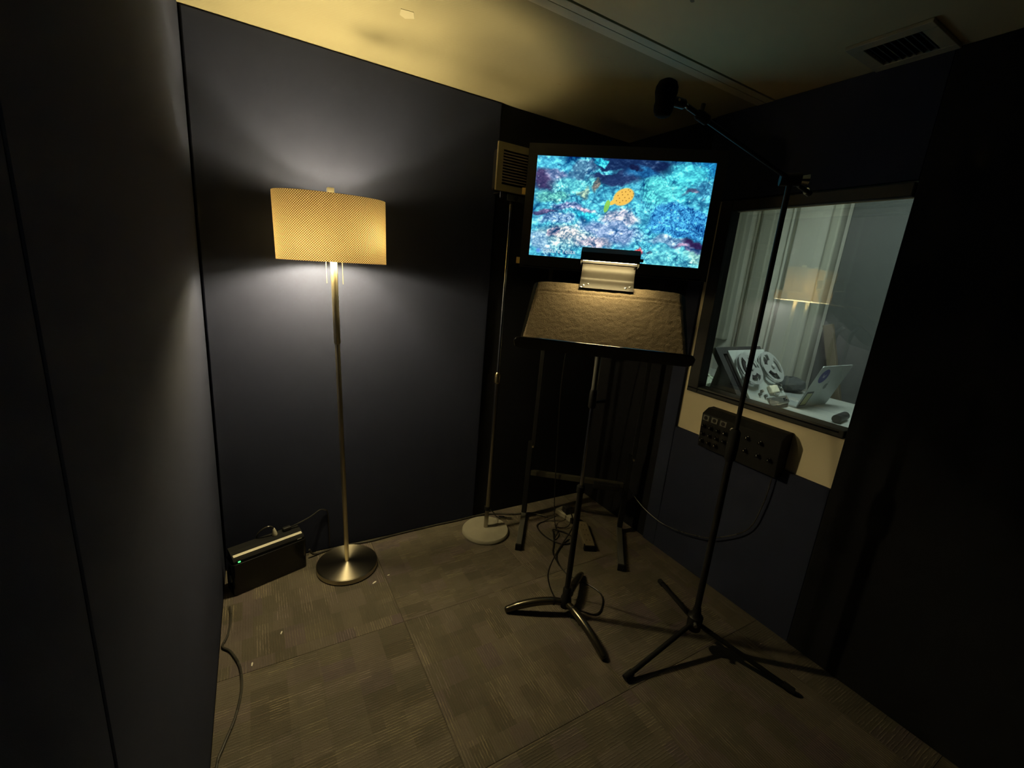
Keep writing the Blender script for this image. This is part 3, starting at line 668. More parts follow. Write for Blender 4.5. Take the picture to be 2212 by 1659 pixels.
b = bmn(); tube(b, [(MX, MY, 1.03), (MX, MY, 1.20), Dc - nn * 0.045, Dc], 0.0115, 14); obj('upper_pole', b, M['grey_tube'], ms, smooth=True)
b = bmn(); box(b, Dc + nn * 0.0012, (0.09, 0.07, 0.005), RB); obj('desk_bracket', b, M['black_metal'], ms)
b = bmn(); tube(b, [V((MX, MY, 0.99)) + t_ * 0.012, V((MX, MY, 1.0)) + t_ * 0.05], [0.004, 0.008], 8); obj('wing_knob', b, M['rubber'], ms)
b = bmn(); lathe(b, [(0.010, 0.030), (0.022, 0.038), (0.026, 0.062), (0.022, 0.088), (0.018, 0.094), (0.018, 0.13), (0.0135, 0.136)], 24, (MX, MY, 0)); obj('hub', b, M['black_metal'], ms, smooth=True)
for tip in (V((-1.042, -0.757, 0)), V((-0.807, -1.150, 0)), V((-0.566, -0.705, 0))):
    d = V((tip.x - MX, tip.y - MY, 0)); ln = d.length; d.normalize(); c = V((MX, MY, 0))
    pts = catmull([c + d * (ln * f) + V((0, 0, z)) for f, z in ((0.05, 0.060), (0.25, 0.064), (0.5, 0.056), (0.75, 0.038), (0.92, 0.018), (1.0, 0.010))], 5)
    m = len(pts); rs = [0.0145 + 0.006 * math.sin(math.pi * min(1, (i / (m - 1)) * 1.15)) * 0.5 for i in range(m)]; rs[-1] = 0.0055; rs[-2] = 0.011; rs[-3] = 0.0135
    b = bmn(); tube(b, pts, rs, 14); lg = obj('leg', b, M['bronze'], ms, smooth=True)
    b = bmn(); tube(b, [pts[4] - (pts[5] - pts[4]) * 0.3, pts[4] + (pts[5] - pts[4]) * 0.3], rs[4] + 0.0015, 14); obj('leg_collar', b, M['black_metal'], lg, smooth=True)
# clip-on desk light
ml = thing('music_stand_light', 'lit black hooded desk light clipped to the top of the music stand', 'desk light', tuple(O + up * 0.28))
ct = -0.007; hw = 0.102
A1 = O + t_ * ct + up * 0.262 + nn * 0.0135
fw = -bk
def strip(bm, prof, w0, w1, th):
    """bent sheet: profile points swept across the width"""
    pts = [V(q) for q in prof]; m = len(pts); vs = []
    for k, q in enumerate(pts):
        d = (pts[min(k + 1, m - 1)] - pts[max(k - 1, 0)]).normalized(); nrm = d.cross(t_).normalized(); ww = w0 + (w1 - w0) * k / (m - 1)
        vs.append([bm.verts.new(q + t_ * sx_ * ww + nrm * o_) for sx_ in (-1, 1) for o_ in (-th / 2, th / 2)])
    for k in range(m - 1):
        a, b_ = vs[k], vs[k + 1]
        for i, j in ((0, 1), (1, 3), (3, 2), (2, 0)): bm.faces.new((a[i], a[j], b_[j], b_[i]))
    bm.faces.new((vs[0][0], vs[0][1], vs[0][3], vs[0][2])); bm.faces.new((vs[-1][0], vs[-1][2], vs[-1][3], vs[-1][1])); return bm
T1 = O + t_ * ct + up * 0.312 + nn * 0.014
T2 = O + t_ * ct + up * 0.288; T2 = V((T2.x, T2.y, 1.513)) + bk * 0.030
prof = catmull([A1, A1.lerp(T1, 0.5), T1, T1.lerp(T2, 0.2) + bk * 0.003 + V((0, 0, 0.004)), T1.lerp(T2, 0.6), T2], 4)
b = bmn(); strip(b, prof, hw, hw * 0.99, 0.0016); pl_ = obj('mounting_plate', b, M['plate'], ml, smooth=True)
for sx_, q in ((-0.088, 0.275), (-0.072, 0.285), (0.072, 0.278), (0.088, 0.286), (-0.096, 0.264)):
    b = bmn(); lathe(b, [(0.004, 0), (0.004, 0.0015), (0.002, 0.0025)], 10, O + t_ * (ct + sx_) + up * q + nn * 0.0145, RB); obj('rivet', b, M['chrome'], pl_)
# hood: open underneath, long box with sloping front
hb = T2 + V((0, 0, 0.004)); hz = V((0, 0, 1)); HW = 0.108
pr = [hb + bk * 0.006, hb + bk * 0.006 + hz * 0.048, hb + fw * 0.030 + hz * 0.055, hb + fw * 0.066 + hz * 0.036, hb + fw * 0.074 + hz * 0.006]
b = bmn(); strip(b, pr, HW, HW, 0.002)
for sx_ in (-1, 1):
    ck = [pr[0] - hz * 0.010] + pr[1:4] + [pr[4] - hz * 0.010]
    f = [b.verts.new(q + t_ * (sx_ * (HW - 0.001))) for q in ck]; g = [b.verts.new(v.co + t_ * (sx_ * 0.002)) for v in f]
    b.faces.new(f); b.faces.new(g[::-1])
    for k in range(5): b.faces.new((f[k], f[(k + 1) % 5], g[(k + 1) % 5], g[k]))
hd = obj('hood', b, M['black_metal'], ml)
b = bmn(); tube(b, [T2 + t_ * (HW + 0.0015) + fw * 0.02 + hz * 0.026, T2 + t_ * (HW + 0.016) + fw * 0.02 + hz * 0.026], 0.006, 10); obj('switch', b, M['black_plastic'], hd)
b = bmn(); tube(b, [hb + t_ * -0.100 + fw * 0.050 + hz * 0.012, hb + t_ * 0.100 + fw * 0.050 + hz * 0.012], 0.0055, 12); obj('light_tube', b, M['tube_light'], ml, smooth=True)
for sx_ in (-1, 1):
    b = bmn(); tube(b, [hb + t_ * (sx_ * 0.1005) + fw * 0.050 + hz * 0.012, hb + t_ * (sx_ * 0.1068) + fw * 0.050 + hz * 0.012], 0.0075, 12); obj('tube_holder', b, M['chrome'], ml)
b = bmn(); tube(b, catmull([hb + t_ * 0.098 + fw * 0.005 - hz * 0.004, hb + t_ * 0.096 - hz * 0.018, hb + t_ * 0.088 + bk * 0.004 - hz * 0.036], 4), 0.003, 8); obj('pull_switch', b, M['chrome'], ml, smooth=True)

# ================================================================== MICROPHONE STAND WITH BOOM
BX, BY = -0.422, -1.247
k = thing('microphone_stand', 'black tripod microphone stand with a boom arm in front of the window', 'microphone stand', (BX, BY, 0))
tp = V((BX - 0.003, BY + 0.006, 1.80))
def along(z): return V((BX, BY, 0)).lerp(V((tp.x, tp.y, 0)), z / 1.8) + V((0, 0, z))
b = bmn(); tube(b, [along(0.10), along(0.94)], 0.0125, 16); obj('lower_pole', b, M['black_metal'], k, smooth=True)
b = bmn(); tube(b, [along(0.84), along(0.85), along(0.90), along(0.955), along(0.965)], [0.013, 0.019, 0.021, 0.019, 0.013], 18); obj('height_clutch', b, M['rubber'], k, smooth=True)
b = bmn(); tube(b, [along(0.95), along(1.80)], 0.0088, 16); obj('upper_pole', b, M['black_metal'], k, smooth=True)
b = bmn(); lathe(b, [(0.014, 0.085), (0.028, 0.09), (0.030, 0.15), (0.018, 0.165), (0.015, 0.19)], 20, (BX, BY, 0)); hub = obj('hub', b, M['black_metal'], k, smooth=True)
b = bmn(); tube(b, [V((BX - 0.022, BY - 0.018, 0.135)), V((BX - 0.036, BY - 0.030, 0.135))], 0.007, 10); obj('lock_knob', b, M['grey_tube'], hub)
for tip in (V((-0.793, -1.250, 0.014)), V((-0.232, -0.918, 0.014)), V((-0.244, -1.573, 0.014))):
    d = V((tip.x - BX, tip.y - BY, 0)).normalized(); a = V((BX, BY, 0.115)) + d * 0.026
    b = bmn(); tube(b, [a, tip], 0.0095, 12); lg = obj('leg', b, M['black_metal'], k, smooth=True)
    e = (tip - a).normalized(); b = bmn(); tube(b, [tip - e * 0.035, tip + e * 0.004], 0.0125, 12); obj('rubber_foot', b, M['rubber'], lg, smooth=True)
ray = V((0.836, 0.822, 0.4186)); mic_c = V(cam.location) + ray * 1.15
cl = tp + V((0.0, 0.0, 0.018))
ad_ = V(cam.location) + V((0.8855, 0.7985, 0.4085)) * 1.16     # near the microphone
dirb = (ad_ - cl).normalized()
b = bmn(); tube(b, [cl - dirb * 0.10, ad_ - dirb * 0.0], 0.0068, 14); boom = obj('boom_arm', b, M['black_metal'], k, smooth=True)
b = bmn(); tube(b, [cl - dirb * 0.115, cl - dirb * 0.095], 0.011, 12); obj('end_cap', b, M['chrome'], boom, smooth=True)
b = bmn(); tube(b, [cl + V((0.02, -0.022, 0)), cl + V((-0.02, 0.022, 0))], 0.02, 18); obj('boom_clutch', b, M['black_metal'], k, smooth=True)
b = bmn(); tube(b, [cl + V((0.02, -0.022, 0)), cl + V((0.035, -0.038, 0))], [0.012, 0.017], 12); obj('clutch_knob', b, M['chrome'], k, smooth=True)
b = bmn(); tube(b, [ad_ - dirb * 0.085, ad_ - dirb * 0.08, ad_ - dirb * 0.045, ad_ - dirb * 0.04], [0.009, 0.0135, 0.0135, 0.009], 14); obj('boom_grip', b, M['rubber'], boom, smooth=True)
b = bmn(); tube(b, [ad_ - dirb * 0.055 + V((0, 0, 0.012)), ad_ - dirb * 0.058 + V((0, 0, 0.030))], 0.006, 10); obj('cable_clip', b, M['rubber'], boom, smooth=True)
b = bmn(); tube(b, [ad_ - dirb * 0.04, ad_ + dirb * 0.012], 0.0055, 12); obj('thread_tip', b, M['chrome'], boom, smooth=True)
mc = thing('microphone', 'black foam covered microphone hanging at the end of the boom', 'microphone', tuple(mic_c))
b = bmn()
prof = [(0.001, -0.045), (0.012, -0.0445), (0.020, -0.040), (0.0245, -0.030), (0.0258, -0.020), (0.0242, -0.009), (0.0262, 0.002), (0.0290, 0.014), (0.0285, 0.026), (0.0235, 0.0375), (0.013, 0.0438), (0.001, 0.045)]
lathe(b, prof, 28, mic_c, Matrix.Rotation(math.radians(3), 3, 'Y')); obj('foam_windscreen', b, M['foam'], mc, smooth=True)
hd_ = (ad_ + dirb * 0.012); sd = (hd_ - mic_c).normalized()
b = bmn(); tube(b, [mic_c + sd * 0.018, mic_c + sd * 0.03, hd_ - sd * 0.002, hd_ + sd * 0.003], [0.010, 0.0125, 0.0125, 0.009], 14); obj('swivel_mount', b, M['black_plastic'], mc, smooth=True)
b = bmn(); cr = sd.cross(V((0, 0, 1))).normalized(); q = mic_c + sd * 0.033; tube(b, [q - cr * 0.016, q + cr * 0.016], 0.0035, 8); obj('pivot_screw', b, M['chrome'], mc)

# ================================================================== HEADPHONE BOX ON THE WALL
hp = thing('headphone_mixer', 'black wall mounted headphone box with knobs under the window', 'mixer', (-0.03, -1.045, 0.70))
b = bmn(); prism(b, [(0.0185, 0.70), (-0.050, 0.70), (-0.060, 0.872), (-0.022, 0.897), (0.0185, 0.899)], (0, -1.235, 0), (1, 0, 0), (0, 0, 1), (0, 0.388, 0)); obj('case', b, M['case_black'], hp, bevel=0.003)
fn = V((-0.998, 0, -0.058)).normalized()
def fpt(y, z): return V((-0.050 - 0.010 * (z - 0.70) / 0.172, y, z))
RX = Matrix.Rotation(-math.pi / 2, 3, 'Y')
for y in (-0.872, -0.918, -0.964):
    b = bmn(); box(b, fpt(y, 0.853) + V((-0.0010, 0, 0)), (0.0025, 0.032, 0.026)); jk = obj('jack_plate', b, M['grey_tube'], hp)
    b = bmn(); lathe(b, [(0.0095, 0), (0.0095, 0.002)], 14, fpt(y, 0.853) + V((-0.0022, 0, 0)), RX); obj('jack_hole', b, M['dark_hole'], jk)
for r_, (ys_, z) in enumerate((((-0.868, -0.906, -0.944, -0.982), 0.812), ((-0.868, -0.906, -0.944, -0.982), 0.772), ((-0.868, -0.906, -0.944), 0.735), ((-1.09, -1.15), 0.83), ((-1.09, -1.15, -1.20), 0.77))):
    for y in ys_:
        b = bmn(); lathe(b, [(0.0105, 0), (0.0105, 0.004), (0.0075, 0.006), (0.0068, 0.016), (0.004, 0.017)], 14, fpt(y, z), RX); kn = obj('knob', b, M['black_gloss'], hp, smooth=True)
        b = bmn(); box(b, fpt(y, z) + V((-0.0172, 0, 0.002)), (0.0008, 0.0015, 0.0045)); obj('pointer', b, M['white_plastic'], kn)
for y, z in ((-1.012, 0.842), (-1.008, 0.776), (-1.048, 0.768)):
    b = bmn(); lathe(b, [(0.0085, 0), (0.0085, 0.002), (0.0058, 0.0025), (0.0058, 0.009)], 16, fpt(y, z), RX); sk = obj('jack_nut', b, M['white_plastic'], hp, smooth=True)  # chrome nuts coloured pale so the colour stands in for their lamp glint
    b = bmn(); lathe(b, [(0.0032, 0), (0.0032, 0.001)], 10, fpt(y, z) + V((-0.0091, 0, 0)), RX); obj('jack_hole', b, M['dark_hole'], sk)

# ================================================================== UPS / POWER CONDITIONER ON THE FLOOR
ua = math.atan2(0.098, 0.301); UW, UD, UH = 0.312, 0.094, 0.150
ups = thing('power_unit', 'black battery power unit with a pale stripe and green light in the corner', 'power unit', (-2.070, -0.200, 0), ua, local=True)
b = bmn(); prism(b, rrect(UW, UD, 0.014, cx=UW / 2, cy=UD / 2), (0, 0, 0.002), (1, 0, 0), (0, 1, 0), (0, 0, UH)); obj('body', b, M['black_gloss'], ups, bevel=0.002)
b = bmn(); prism(b, [(0.006, UH), (UD - 0.010, UH), (UD - 0.010, UH + 0.040), (0.052, UH + 0.036), (0.014, UH + 0.022), (0.006, UH + 0.012)], (0.008, 0, 0.0022), (0, 1, 0), (0, 0, 1), (UW - 0.016, 0, 0)); obj('top_panel', b, M['rubber'], ups, bevel=0.001)
b = bmn(); sl = math.atan2(0.014, 0.038); box(b, (UW / 2, 0.024, UH + 0.0300), (UW - 0.026, 0.013, 0.002), Matrix.Rotation(sl, 3, 'X')); obj('stripe', b, M['white_plastic'], ups)
b = bmn(); box(b, (0.030, 0.0052, UH + 0.009), (0.009, 0.003, 0.005)); obj('indicator_light', b, M['led'], ups)
b = bmn(); box(b, (UW - 0.03, 0.0072, UH + 0.0115), (0.020, 0.003, 0.003)); obj('badge', b, M['white_plastic'], ups)
b = bmn(); lathe(b, [(0.017, 0), (0.017, 0.004), (0.012, 0.006)], 20, (0.001, 0.03, 0.075), Matrix.Rotation(-math.pi / 2, 3, 'Y')); obj('side_knob', b, M['grey_tube'], ups, smooth=True)
b = bmn(); bounds(b, UW - 0.002, UW + 0.012, 0.04, 0.06, 0.10, 0.115); obj('side_latch', b, M['chrome'], ups, bevel=0.002)
UM = Matrix.Translation((-2.070, -0.200, 0)) @ Matrix.Rotation(ua, 4, 'Z')
def ul(x, y, z): return UM @ V((x, y, z))
pg = thing('power_plug', 'pale tapered plug with grey cord standing on the power unit', 'plug', tuple(ul(0.195, 0.062, UH + 0.04)))
b = bmn(); tube(b, [ul(0.195, 0.062, UH + 0.0392), ul(0.195, 0.062, UH + 0.044), ul(0.193, 0.062, UH + 0.066), ul(0.191, 0.062, UH + 0.076)], [0.011, 0.012, 0.007, 0.0045], 14); obj('plug_body', b, M['white_plastic'], pg, smooth=True)
b = bmn(); tube(b, catmull([ul(0.191, 0.062, UH + 0.074), ul(0.183, 0.063, UH + 0.088), ul(0.165, 0.066, UH + 0.092), ul(0.14, 0.074, UH + 0.078), ul(0.125, 0.084, UH + 0.045), ul(0.118, 0.090, 0.10), ul(0.118, 0.092, 0.01)], 6), 0.0032, 8); obj('cord', b, M['grey_cable'], pg, smooth=True)
pg2 = thing('power_plug', 'flat black plug with cord rising along the wall behind the power unit', 'plug', tuple(ul(0.245, 0.066, UH + 0.04)))
b = bmn(); box(b, ul(0.250, 0.068, UH + 0.0485), (0.036, 0.020, 0.017), Matrix.Rotation(ua, 3, 'Z')); obj('plug_body', b, M['black_plastic'], pg2, bevel=0.004)
b = bmn(); tube(b, catmull([ul(0.268, 0.068, UH + 0.050), ul(0.290, 0.062, UH + 0.056), V((-1.745, -0.03, 0.222)), V((-1.705, -0.014, 0.238)), V((-1.68, -0.008, 0.232)), V((-1.665, -0.006, 0.20)), V((-1.66, -0.006, 0.02))], 6), 0.0032, 8); obj('cord', b, M['black_cable'], pg2, smooth=True)

# ================================================================== CABLES, POWER STRIPS, SCRAPS
def cable(name, label, pts, r, mt, cat='cable'):
    b = bmn(); tube(b, catmull(pts, 7), r, 8); return tag(obj(name, b, M[mt], None, smooth=True), label, cat)
cable('power_cable', 'dark cable running along the foot of the wall behind the lamp', [(-1.758, -0.045, 0.05), (-1.735, -0.036, 0.012), (-1.66, -0.016, 0.006), (-1.56, -0.012, 0.006), (-1.46, -0.022, 0.006), (-1.30, -0.013, 0.006), (-1.10, -0.008, 0.006), (-0.97, -0.010, 0.006), (-0.80, -0.008, 0.007), (-0.70, -0.03, 0.006), (-0.60, -0.075, 0.006), (-0.50, -0.10, 0.006), (-0.42, -0.18, 0.006)], 0.0048, 'grey_cable')
cable('floor_cable', 'grey cable curling on the carpet along the left wall', [(-2.085, -0.262, 0.006), (-2.078, -0.33, 0.006), (-2.085, -0.42, 0.006), (-2.100, -0.475, 0.006), (-2.072, -0.515, 0.006), (-2.042, -0.60, 0.006), (-2.036, -0.70, 0.006), (-2.052, -0.80, 0.006), (-2.080, -0.885, 0.006), (-2.094, -0.94, 0.006), (-2.100, -1.1, 0.006), (-2.098, -1.4, 0.006)], 0.0042, 'grey_cable')
cable('hanging_cable', 'thin cable sagging along the lower right wall behind the microphone stand', [(-0.075, -0.42, 0.315), (-0.05, -0.49, 0.252), (-0.045, -0.582, 0.208), (-0.04, -0.698, 0.185), (-0.035, -0.793, 0.192), (-0.03, -0.933, 0.232), (-0.025, -1.03, 0.28), (-0.02, -1.16, 0.40), (-0.018, -1.20, 0.55), (-0.018, -1.21, 0.695)], 0.0026, 'grey_cable')
cable('light_cord', 'black cord of the desk light dropping beside the music stand pole to the floor', [O + up * 0.27 + t_ * 0.03 - nn * 0.02, V((MX + 0.03, MY + 0.05, 1.2)), V((MX + 0.018, MY + 0.018, 1.0)), V((MX + 0.014, MY + 0.016, 0.6)), V((MX + 0.012, MY + 0.03, 0.42)), V((MX + 0.0, MY + 0.10, 0.25)), V((MX - 0.02, MY + 0.12, 0.12)), V((MX - 0.015, MY + 0.06, 0.045)), V((MX + 0.04, MY + 0.03, 0.006)), V((MX + 0.12, MY - 0.07, 0.006)), V((MX + 0.20, MY - 0.03, 0.006)), V((MX + 0.235, MY + 0.03, 0.006)), V((MX + 0.22, MY + 0.10, 0.006)), V((MX + 0.17, MY + 0.22, 0.006)), V((MX + 0.20, MY + 0.34, 0.006)), V((MX + 0.30, MY + 0.42, 0.006)), V((-0.435, -0.43, 0.006))], 0.0032, 'black_cable')
cable('coiled_cable', 'black cable lying in a loose loop in front of the power strips', [(-0.40, -0.24, 0.04), (-0.46, -0.215, 0.006), (-0.53, -0.235, 0.006), (-0.552, -0.31, 0.006), (-0.54, -0.39, 0.006), (-0.50, -0.452, 0.006), (-0.44, -0.462, 0.006), (-0.40, -0.44, 0.006), (-0.42, -0.37, 0.008), (-0.47, -0.32, 0.012), (-0.50, -0.36, 0.014), (-0.545, -0.43, 0.006), (-0.60, -0.50, 0.006), (-0.63, -0.60, 0.006)], 0.0036, 'black_cable')
cable('tv_cable', 'thin black cable hanging from the television down to the floor', [(-0.50, -0.42, 1.50), (-0.495, -0.30, 1.25), (-0.49, -0.26, 0.9), (-0.46, -0.25, 0.5), (-0.43, -0.24, 0.2), (-0.42, -0.25, 0.05), (-0.44, -0.30, 0.008), (-0.47, -0.36, 0.018), (-0.52, -0.40, 0.013)], 0.0032, 'black_cable')
cable('stand_lead', 'short dark audio lead clipped to the foot of the speaker stand', [(-0.845, -0.1525, 0.155), (-0.82, -0.142, 0.13), (-0.77, -0.115, 0.075), (-0.735, -0.092, 0.03), (-0.712, -0.078, 0.010)], 0.003, 'black_cable')
tag(obj('audio_plug', tube(bmn(), [(-0.708, -0.076, 0.0095), (-0.680, -0.092, 0.0095), (-0.675, -0.095, 0.0095), (-0.640, -0.116, 0.0095)], [0.0085, 0.0085, 0.0045, 0.0045], 12), M['chrome'], None, smooth=True), 'silver audio plug lying by the round speaker base', 'plug')
def pstrip(label, loc, rz, ln, nsock, mt):
    s_ = thing('power_strip', label, 'power strip', loc, rz, local=True)
    b = bmn(); box(b, (0, 0, 0.018), (ln, 0.062, 0.034)); bd = obj('body', b, M[mt], s_, bevel=0.006)
    b = bmn(); box(b, (-ln / 2 + 0.011, 0, 0.0175), (0.024, 0.0635, 0.0345)); obj('end_cap', b, M['rubber'], s_, bevel=0.004)
    for i in range(nsock):
        x = -ln / 2 + 0.055 + i * (ln - 0.08) / max(1, nsock - 1) * 0.9
        for dy in (-0.009, 0.009):
            b = bmn(); box(b, (x, dy, 0.0353), (0.010, 0.003, 0.001)); obj('slot', b, M['dark_hole'], s_)
pstrip('tan power strip with a dark end lying under the television stand', (-0.337, -0.452, 0.0), math.radians(62 + 180) + math.pi, 0.25, 4, 'strip_plastic')
pstrip('short pale power strip with cords behind the dark ended strip', (-0.300, -0.225, 0.0), math.radians(100), 0.15, 2, 'grey_paint')
wb = thing('wall_wart', 'black plug in adapter on the short power strip', 'adapter', (-0.306, -0.225, 0.036))
b = bmn(); box(b, (-0.306, -0.225, 0.058), (0.042, 0.05, 0.042)); obj('body', b, M['black_plastic'], wb, bevel=0.005)
b = bmn(); tube(b, catmull([(-0.306, -0.252, 0.055), (-0.32, -0.30, 0.04), (-0.38, -0.33, 0.012), (-0.44, -0.30, 0.008)], 5), 0.0028, 8); obj('cord', b, M['black_cable'], wb, smooth=True)
for i, (x, y, a, l, lab) in enumerate(((-1.512, -0.345, 0.5, 0.012, 'white paper scrap on the carpet beside the lamp base'), (-1.905, -0.488, 1.2, 0.008, 'tiny white scrap in the middle of the carpet left of the lamp'), (-2.005, -0.60, 1.4, 0.009, 'tiny white thread on the carpet near the floor cable'), (-1.440, -0.32, 0.1, 0.006, 'small white crumb on the carpet right of the lamp base'))):
    b = bmn(); prism(b, [(-l, -l * 0.25), (l * 0.6, -l * 0.3), (l, 0), (l * 0.5, l * 0.3), (-l * 0.8, l * 0.2)], (x, y, 0.0005), (math.cos(a), math.sin(a), 0), (-math.sin(a), math.cos(a), 0.1), (0, 0, 0.0015)); tag(obj('paper_scrap', b, M['paper']), lab, 'scrap')

# ================================================================== CONTROL ROOM BEYOND THE GLASS
b = bmn(); bounds(b, 1.6, 1.7, -3.0, 1.4, 0, 2.4); wf = struct(obj('wall_far', b, M['cr_wall']), 'pale far wall of the control room')
b = bmn(); bounds(b, 0.22, 1.7, 1.3, 1.4, 0, 2.4); struct(obj('wall_side', b, M['cr_wall']), 'side wall of the control room')
b = bmn(); bounds(b, 0.22, 1.7, -3.0, -2.9, 0, 2.4); struct(obj('wall_end', b, M['cr_wall']), 'end wall of the control room')
b = bmn(); bounds(b, 0.25, 1.7, -3.0, 1.4, -0.1, 0.0); struct(obj('floor', b, M['cr_floor']), 'dark floor of the control room')
b = bmn(); bounds(b, 0.25, 1.7, -3.0, 1.4, 2.4, 2.5); struct(obj('ceiling', b, M['cr_wall']), 'ceiling of the control room')
def cp(y0, y1, z0, z1, x, mt, lab):
    b = bmn(); bounds(b, x, 1.599, y0, y1, z0, z1); obj('acoustic_panel', b, M[mt], wf, bevel=0.012, label=lab)
cp(0.19, 0.80, 1.055, 2.35, 1.53, 'cr_panel', 'grey olive panel'); cp(-0.04, 0.062, 0.0, 2.35, 1.52, 'cr_panel', 'grey olive panel')
cp(-0.44, -0.205, 0.0, 2.35, 1.53, 'cr_mid', 'mid grey panel'); cp(-0.505, -0.445, 0.0, 2.35, 1.50, 'cr_panel', 'dark edge strip'); cp(-1.10, -0.575, 0.0, 2.35, 1.47, 'cr_dark', 'dark hanging panel'); cp(-1.9, -1.11, 0.0, 2.35, 1.45, 'cr_dark', 'dark hanging panel')
for i, yy in enumerate((-0.145, 0.125)):
    b = bmn(); tube(b, [(1.588, yy, 0), (1.588, yy, 2.35)], 0.011, 10); obj('batten', b, M['cr_wall'], wf, smooth=True)
cl_ = thing('ceiling_light', 'flat ceiling light panel of the control room', 'ceiling light', (0.68, -1.05, 2.395))
b = bmn(); bounds(b, 0.48, 0.88, -1.35, -0.75, 2.388, 2.3995); obj('frame', b, M['white_plastic'], cl_)
b = bmn(); bounds(b, 0.50, 0.86, -1.33, -0.77, 2.384, 2.3875); obj('diffuser', b, M['cr_light'], cl_)
DZ = 0.838
dk = thing('control_desk', 'pale grey control desk behind the window', 'desk', (0.64, -0.75, 0))
b = bmn(); bounds(b, 0.225, 1.32, -2.0, 0.6, DZ - 0.035, DZ); obj('desk_top', b, M['desk'], dk, bevel=0.004)
for x, y in ((0.28, -1.94), (1.27, -1.94), (0.28, 0.54), (1.27, 0.54)):
    b = bmn(); bounds(b, x - 0.025, x + 0.025, y - 0.025, y + 0.025, 0, DZ - 0.0352); obj('leg', b, M['grey_tube'], dk)
# reel to reel recorder
RP = V((0.528, -0.731, 1.042)); ru = V((0.999, 0.0436, 0)); rd = V((0.027, -0.612, -0.790)).normalized(); ru = (ru - rd * ru.dot(rd)).normalized(); rn = ru.cross(rd)
if rn.z < 0: rn = -rn
rec = thing('tape_recorder', 'grey reel to reel tape recorder tilted on the control desk', 'tape recorder', (0.53, -0.72, DZ))
def rpt(u, v, n_=0): return RP + ru * u + rd * v + rn * n_
RR = Matrix((ru, -rd, rn)).transposed()
b = bmn(); box(b, rpt(-0.006, 0.0435, -0.012), (0.37, 0.347, 0.014), RR); obj('deck_plate', b, M['deck_plate'], rec, bevel=0.003)
b = bmn()
sd_ = [(0.232, -0.019), (-0.13, -0.019)]
A_ = rpt(0, 0.217, -0.0195); B_ = rpt(0, -0.13, -0.0195)
prism(b, [(0, A_.z - DZ - 0.0), (B_.y - A_.y, B_.z - DZ), (B_.y - A_.y + 0.06, 0.0), (0.0, 0.0)], (RP.x - 0.200, A_.y, DZ + 0.001), (0, 1, 0), (0, 0, 1), (0.385, 0, 0)); obj('case', b, M['black_plastic'], rec, bevel=0.003)
# black tilt handle framing the top
b = bmn()
for (u0, v0, u1, v1) in ((-0.255, -0.135, 0.155, -0.135),):
    box(b, rpt((u0 + u1) / 2, v0, -0.03), (u1 - u0 + 0.046, 0.040, 0.03), RR)
box(b, rpt(-0.256, 0.02, -0.03), (0.044, 0.27, 0.03), RR); box(b, rpt(0.19, 0.0, -0.045), (0.03, 0.27, 0.03), RR)
obj('carry_handle', b, M['black_plastic'], rec)
for k_, s_ in enumerate((-1, 1)):
    c = rpt(s_ * 0.113, 0.0, 0.012); Rr = 0.097
    b = bmn()
    # reel flange: ring + three arms + hub, front and back
    ro = [circle(Rr, 48), circle(Rr * 0.80, 48)]
    for zoff in (0.0, 0.016):
        for r0, r1 in ((Rr, Rr * 0.82), (Rr * 0.44, Rr * 0.16)):
            a = [b.verts.new(c + ru * x + rd * y + rn * zoff) for x, y in circle(r0, 48)]; d = [b.verts.new(c + ru * x + rd * y + rn * zoff) for x, y in circle(r1, 48)]
            a2 = [b.verts.new(v.co + rn * 0.002) for v in a]; d2 = [b.verts.new(v.co + rn * 0.002) for v in d]
            for i in range(48):
                j = (i + 1) % 48; b.faces.new((a2[i], a2[j], d2[j], d2[i])); b.faces.new((a[i], d[i], d[j], a[j])); b.faces.new((a[i], a[j], a2[j], a2[i])); b.faces.new((d[i], d2[i], d2[j], d[j]))
        for q in range(3):
            an = math.radians(120 * q + 20 + 35 * k_); hwid = math.radians(19)
            poly = [(Rr * rr_ * math.cos(an + w_), Rr * rr_ * math.sin(an + w_)) for rr_, w_ in ((0.42, -hwid * 1.2), (0.84, -hwid), (0.84, 0), (0.84, hwid), (0.42, hwid * 1.2))]
            prism(b, poly, c + rn * zoff, ru, rd, rn * 0.0018)
    o = obj('reel', b, M['reel'], rec, label='silver tape reel with three openings')
    b = bmn(); lathe(b, [(Rr * 0.62 if k_ == 0 else Rr * 0.5, 0.0), (Rr * 0.62 if k_ == 0 else Rr * 0.5, 0.012)], 32, c + rn * 0.0025, RR); obj('tape_pack', b, M['dark_hole'], o, smooth=True)
    b = bmn(); lathe(b, [(Rr * 0.14, -0.018), (Rr * 0.14, 0.026), (Rr * 0.08, 0.030)], 18, c, RR); obj('spindle', b, M['reel'], o, smooth=True)
b = bmn(); box(b, rpt(0.055, 0.128, 0.006), (0.085, 0.045, 0.022), RR); obj('head_cover', b, M['white_plastic'], rec, bevel=0.006)
b = bmn(); lathe(b, [(0.032, 0), (0.032, 0.012), (0.028, 0.014)], 24, rpt(0.075, 0.135, -0.005), RR); obj('capstan_cover', b, M['alu'], rec, smooth=True)
b = bmn(); box(b, rpt(0.07, 0.192, -0.003), (0.21, 0.040, 0.008), RR); obj('control_strip', b, M['grey_tube'], rec, bevel=0.002)
for u_, v_ in ((-0.06, 0.13), (-0.09, 0.145), (-0.045, 0.16), (0.125, 0.12), (0.145, 0.135), (0.155, 0.11), (-0.03, 0.185)):
    b = bmn(); lathe(b, [(0.009, 0), (0.008, 0.014), (0.004, 0.015)], 12, rpt(u_, v_, -0.005), RR); obj('knob', b, M['grey_tube'], rec, smooth=True)
